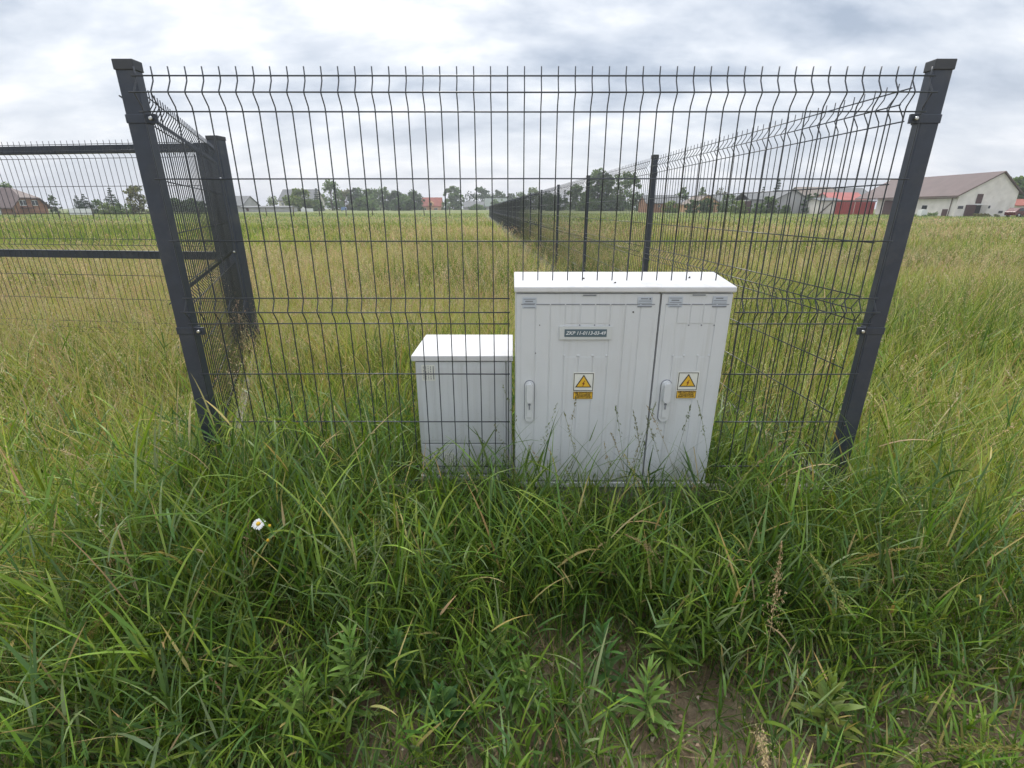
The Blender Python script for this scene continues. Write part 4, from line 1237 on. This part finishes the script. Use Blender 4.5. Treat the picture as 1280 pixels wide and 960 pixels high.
# the big barn: asymmetric gable towards us, long flank running back
Yb = 89.0; zb = -.25
xL, xR, xA = sx(1194, Yb), sx(1266.5, Yb), sx(1240.5, Yb)
zL, zR_, zA = sz(244, Yb), sz(239.5, Yb), sz(215.5, Yb)
Db = 24.0
br_ = empty('big_barn', (xA, Yb + Db / 2, zb), 0, 'large whitewashed barn with brown sheet roof and open brown doors, its gable facing us', 'barn')
off3 = (-xA, -Yb - Db / 2, -zb)
def BB(mb, nm, mats, par=br_):
    o = mb.build(nm, mats, par)
    if par is br_: o.location = off3
    return o
m = MB(); m.prism([(xL, zb), (xR, zb), (xR, zR_), (xA, zA), (xL, zL)], Yb, Yb + 19.5); BB(m, 'wall', M['white_wall'])
m = MB()
for xe, z_, sg in ((xL, zL, -1), (xR, zR_, 1)):
    s = (zA - z_) / abs(xA - xe); xo = xe + sg * .5; zo = z_ - s * .5
    V = [(xo, Yb - .35, zo + .02), (xo, Yb + Db + 2, zo + .02), (xA, Yb + Db + 2, zA + .02), (xA, Yb - .35, zA + .02)]
    m.raw(V + [(a, b, c + .2) for a, b, c in V], [(0, 1, 2, 3), (7, 6, 5, 4), (0, 4, 5, 1), (1, 5, 6, 2), (2, 6, 7, 3), (3, 7, 4, 0)])
roofo = BB(m, 'roof', M['brown_roof'])
def gb_box(px0, px1, py0, py1, mat, nm, d=.1, par=br_, front=0.0):
    m = MB(); m.box((sx(px0, Yb), Yb - d - front, max(zb, sz(py1, Yb))), (sx(px1, Yb), Yb + .02 - front, sz(py0, Yb)))
    return BB(m, nm, mat, par)
gb_box(1216.5, 1223.5, 242.5, 254.5, M['brown_door'], 'hatch')
gb_box(1218.5, 1225, 256.5, 273, M['dark_open'], 'doorway', .05)
dl = gb_box(1206, 1218.2, 256, 273, M['brown_door'], 'door', .14)
m = MB()
xo = sx(1225, Yb); m.box((xo, Yb - 1.3, zb), (xo + .08, Yb - .06, sz(256.5, Yb))); BB(m, 'door', M['white_wall'])
for (a, c, e1, e2) in ((1196.5, 1203, 257.5, 261), (1230, 1236.5, 257, 260.5), (1249, 1254, 263.5, 266.5)):
    gb_box(a, c, e1, e2, M['glass'], 'window', .06)
gb_box(1216, 1226.5, 254.8, 256, M['white_frame'], 'lintel', .12)
def flank(y0, y1, z0, z1, mat, nm, d=.08):
    m = MB(); m.box((xL - d, y0, z0), (xL + .02, y1, z1)); return BB(m, nm, mat)
def yat(px): return xL * 645.0 / (px - 640)
flank(yat(1158), yat(1152), 1.25, 1.9, M['glass'], 'window')
flank(yat(1185), yat(1178.5), zb, 1.25, M['brown_door'], 'door')
flank(yat(1125), yat(1104), zb, 2.9, M['brown_door'], 'barn_door', .15)
m = MB(); m.tube([(xL - .12, yat(1187.5), zL - .3), (xL - .12, yat(1187.5), zb + .1)], .06, 8); BB(m, 'downpipe', M['brown_roof'])
m = MB(); m.tube([(xL - .58, Yb - .3, zL - .42), (xL - .58, Yb + Db + 2, zL - .42)], .09, 8); m.build('gutter', M['brown_roof'], roofo)

# white tank, rubbish heap, brick stump, small pile before the barn
def loose(name, label, cat, mb, mats, loc, bevel=0.0):
    o = mb.build(name, mats, None, bevel, loc=loc); return tag(o, label, cat)
m = MB(); m.box((-.5, -.5, .12), (.5, .5, 1.1)); m.tube([(0, 0, 1.1), (0, 0, 1.18)], .15, 12)
for q in (-.45, 0, .45): m.box((q - .06, -.55, 0), (q + .06, .55, .12))
loose('water_tank', 'white square plastic tank standing by the barn flank', 'tank', m, M['tank'], (sx(1154, 92), 92, tz(sx(1154, 92), 92)), .05)
heap = Acc(); cl = [(random.uniform(-1.6, 1.6), random.uniform(-.7, .7), random.uniform(.05, .4)) for _ in range(24)]
crown_leaves(cl, [.35] * 24, 900, .12, OLIVE + [(.2, .17, .1)], [1, 1, 1, 1], heap, .6)
ho = heap.build('brush_heap', M['leaf']); ho.location = (sx(1235, 86), 86, tz(80, 86)); tag(ho, 'low heap of cut greenery lying before the barn gable', 'heap')
for (px, Yh, w, lab) in ((1140, 90, 1.0, 'small dark green clump by the white tank'), (1165, 90, 1.2, 'flat weedy clump along the barn flank')):
    a = Acc(); crown_leaves([(random.uniform(-w, w), random.uniform(-.4, .4), random.uniform(.1, .6)) for _ in range(12)], [.35] * 12, 400, .1, GREEN, [1, 1, 1], a)
    o = a.build('weed_clump', M['leaf']); o.location = (sx(px, Yh), Yh, 0); tag(o, lab, 'weeds')
house('house', 'house with orange-red roof beyond the right end of the barn', 1269, 1300, 257, 249.5, 110, 8, 'x', M['cream_wall'], M['red_roof'], [('window', 1274, 1278, 259, 263)])
# parked car at the right edge
Yc = 84.0; cx = sx(1277, Yc)
car = empty('parked_car', (cx, Yc, tz(cx, Yc)), math.radians(8), 'dark red hatchback parked beside the barn, cut by the picture edge', 'car')
m = MB()
m.prism([(-2.0, .30), (2.0, .30), (2.05, .75), (1.9, .92), (1.1, .98), (.55, 1.42), (-1.3, 1.46), (-1.85, 1.0), (-2.05, .85)][::1], -.82, .82)
m.build('body', M['carpaint'], car, .06)
m = MB(); m.prism([(.95, .98), (.5, 1.36), (-.25, 1.39), (-.25, .98)], -.826, .826); m.prism([(-.33, .98), (-.33, 1.39), (-1.2, 1.39), (-1.55, .98)], -.826, .826)
m.build('window', M['glass'], car)
for wx in (-1.25, 1.3):
    for wy in (-.76, .76):
        m = MB(); m.tube([(wx, wy - .1, .31), (wx, wy + .1, .31)], .31, 18); w_ = m.build('wheel', M['tyre'], car)
        m = MB(); m.tube([(wx, wy - .108, .31), (wx, wy + .108, .31)], .19, 14); m.build('rim', M['rim'], w_)
for hy in (-.6, .6):
    m = MB(); m.box((1.98, hy - .14, .66), (2.055, hy + .14, .8)); m.build('headlight', M['white_frame'], car, .02)

# white low wall and small blue box in the far gardens
m = MB(); a, c = sx(85, 106), sx(114, 106); m.box((0, 0, -.2), (c - a, .3, sz(260.8, 106) - tz(a, 106)))
loose('garden_wall', 'low white wall in front of the two touching spruces', 'wall', m, M['white_frame'], (a, 106, tz(a, 106)))
m = MB(); a, c = sx(376, 175), sx(391, 175); h1 = sz(260.5, 175) - tz(a, 175); m.box((0, 0, -.2), (c - a, .3, h1)); m.prism([(.3, h1), (1.3, h1), (.8, h1 + .5)], 0, .3)
loose('garden_wall', 'broken white wall at the foot of the light green tree', 'wall', m, M['white_frame'], (a, 175, tz(a, 175)))
m = MB(); m.box((-.9, -.5, .4), (.9, .5, 1.2)); m.prism([(-.95, 1.2), (.95, 1.2), (.5, 1.55), (-.5, 1.55)], -.5, .5); m.box((-.8, -.4, 0), (-.7, .4, .4)); m.box((.7, -.4, 0), (.8, .4, .4))
loose('blue_box', 'small pale blue box on legs below the tallest loose tree', 'box', m, M['blue'], (sx(430, 190), 190, tz(sx(430, 190), 190)))
# row of thin stakes across the field
st = MB(); st.tube([(0, 0, -.3), (.01, 0, .8), (.0, .01, 1.5)], [.085, .082, .075], 7); sd = st.data('stake', M['wood'])
xs = [17, 72, 115, 158, 205, 248, 292, 332, 366, 399, 432, 465, 498, 530, 562]
for i, px in enumerate(xs):
    Ys = 76 + 22 * (px - 17) / 545
    o = bpy.data.objects.new('stake', sd); link(o); o.location = (sx(px, Ys), Ys, tz(sx(px, Ys), Ys)); o.rotation_euler = (random.uniform(-.05, .05), random.uniform(-.05, .05), random.uniform(0, 6))
    tag(o, 'thin dark wooden stake standing in the far field', 'stake', 'stakes in a row across the far field')

# ------------------------------------------------------------------ the air over the field
hm = bpy.data.materials.new('haze_air'); hm.use_nodes = True
hn = hm.node_tree; hn.nodes.remove(hn.nodes['Principled BSDF'])
pv = hn.nodes.new('ShaderNodeVolumePrincipled'); pv.inputs['Color'].default_value = (.93, .95, 1, 1); pv.inputs['Density'].default_value = .0006; pv.inputs['Anisotropy'].default_value = .2
hn.links.new(pv.outputs[0], hn.nodes['Material Output'].inputs['Volume'])
m = MB(); m.box((-2600, -100, -1.4), (2600, 3100, 34)); ho_ = m.build('haze', hm)
tag(ho_, 'thin pale summer haze lying over the whole field', None, None, 'stuff')

# ------------------------------------------------------------------ sky, sun, camera
SUN_AZ, SUN_EL = math.radians(-18), math.radians(52)            # ahead of us, a little to the left, behind cloud
w = bpy.data.worlds.new('World'); SC.world = w; w.use_nodes = True
nt = w.node_tree; N, L = nt.nodes, nt.links
bg = N['Background']
sky = N.new('ShaderNodeTexSky'); sky.sky_type = 'NISHITA'; sky.sun_disc = False
sky.sun_elevation = SUN_EL; sky.sun_rotation = SUN_AZ; sky.air_density = 1.2; sky.dust_density = 2.5
tc = N.new('ShaderNodeTexCoord'); sep = N.new('ShaderNodeSeparateXYZ'); L.new(tc.outputs['Generated'], sep.inputs[0])
def math_(op, a, b=None):
    n = N.new('ShaderNodeMath'); n.operation = op
    for i, v in enumerate((a, b)):
        if v is None: continue
        if isinstance(v, (int, float)): n.inputs[i].default_value = v
        else: L.new(v, n.inputs[i])
    return n.outputs[0]
zc = math_('ADD', math_('MAXIMUM', sep.outputs['Z'], 0.0), .34)
comb = N.new('ShaderNodeCombineXYZ')
L.new(math_('DIVIDE', sep.outputs['X'], zc), comb.inputs[0]); L.new(math_('DIVIDE', sep.outputs['Y'], zc), comb.inputs[1])
def wn(scale, det, rough, dist, off):
    mp = N.new('ShaderNodeMapping'); mp.inputs['Location'].default_value = off; mp.inputs['Scale'].default_value = (.8, 1.35, 1)
    L.new(comb.outputs[0], mp.inputs['Vector'])
    n = N.new('ShaderNodeTexNoise'); n.inputs['Scale'].default_value = scale; n.inputs['Detail'].default_value = det
    n.inputs['Roughness'].default_value = rough; n.inputs['Distortion'].default_value = dist
    L.new(mp.outputs[0], n.inputs['Vector']); return n.outputs['Fac']
nA = wn(2.6, 9, .56, .12, (3.1, 1.7, 0)); nB = wn(1.15, 5, .5, .1, (7.3, 2.2, 4))
f = math_('ADD', math_('MULTIPLY', nA, .65), math_('MULTIPLY', nB, .35))
rp = N.new('ShaderNodeValToRGB'); e = rp.color_ramp.elements
e[0].position = .40; e[0].color = (.30, .355, .445, 1)
e[1].position = .60; e[1].color = (.82, .825, .85, 1)
x_ = e.new(.46); x_.color = (.44, .49, .57, 1)
x_ = e.new(.53); x_.color = (.615, .65, .705, 1)
L.new(f, rp.inputs['Fac'])
# thin bright veil towards the horizon
hz = N.new('ShaderNodeMapRange'); hz.interpolation_type = 'SMOOTHSTEP'; hz.inputs[1].default_value = 0; hz.inputs[2].default_value = .28; hz.inputs[3].default_value = .55; hz.inputs[4].default_value = 0
L.new(sep.outputs['Z'], hz.inputs[0])
m1 = N.new('ShaderNodeMix'); m1.data_type = 'RGBA'; L.new(hz.outputs[0], m1.inputs['Factor']); L.new(rp.outputs['Color'], m1.inputs['A']); m1.inputs['B'].default_value = (.64, .665, .72, 1)
sc10 = N.new('ShaderNodeMix'); sc10.data_type = 'RGBA'; sc10.blend_type = 'MULTIPLY'; sc10.inputs['Factor'].default_value = 1
L.new(m1.outputs['Result'], sc10.inputs['A']); zb_ = N.new('ShaderNodeMapRange'); zb_.inputs[1].default_value = .33; zb_.inputs[2].default_value = 1.0; zb_.inputs[3].default_value = 10; zb_.inputs[4].default_value = 21
L.new(sep.outputs['Z'], zb_.inputs[0]); L.new(zb_.outputs[0], sc10.inputs['B'])          # an overcast sky is brightest overhead
m2 = N.new('ShaderNodeMix'); m2.data_type = 'RGBA'; m2.inputs['Factor'].default_value = .90
L.new(sky.outputs[0], m2.inputs['A']); L.new(sc10.outputs['Result'], m2.inputs['B'])
L.new(m2.outputs['Result'], bg.inputs['Color']); bg.inputs['Strength'].default_value = .10

ld = bpy.data.lights.new('sun', 'SUN'); ld.energy = 1.8; ld.angle = math.radians(14); ld.color = (1, .95, .88)
lo = bpy.data.objects.new('sun', ld); link(lo)
dv = Vector((math.sin(SUN_AZ) * math.cos(SUN_EL), math.cos(SUN_AZ) * math.cos(SUN_EL), math.sin(SUN_EL)))
lo.rotation_euler = dv.to_track_quat('Z', 'Y').to_euler(); lo.location = (-5, 10, 30)

cd = bpy.data.cameras.new('camera'); cam = bpy.data.objects.new('camera', cd); link(cam)
cd.sensor_width = 36; cd.lens = 36 * FOC / 1280; cd.clip_start = .05; cd.clip_end = 6000
cam.location = (0, 0, EYE); cam.rotation_euler = (PI / 2 - PITCH, 0, 0)
SC.camera = cam
SC.view_settings.view_transform = 'Standard'; SC.view_settings.look = 'None'; SC.view_settings.exposure = .52; SC.view_settings.gamma = 1
SC.render.resolution_x = 1024; SC.render.resolution_y = 768
SC.cycles.use_denoising = True
SC.cycles.max_bounces = 8; SC.cycles.transparent_max_bounces = 8
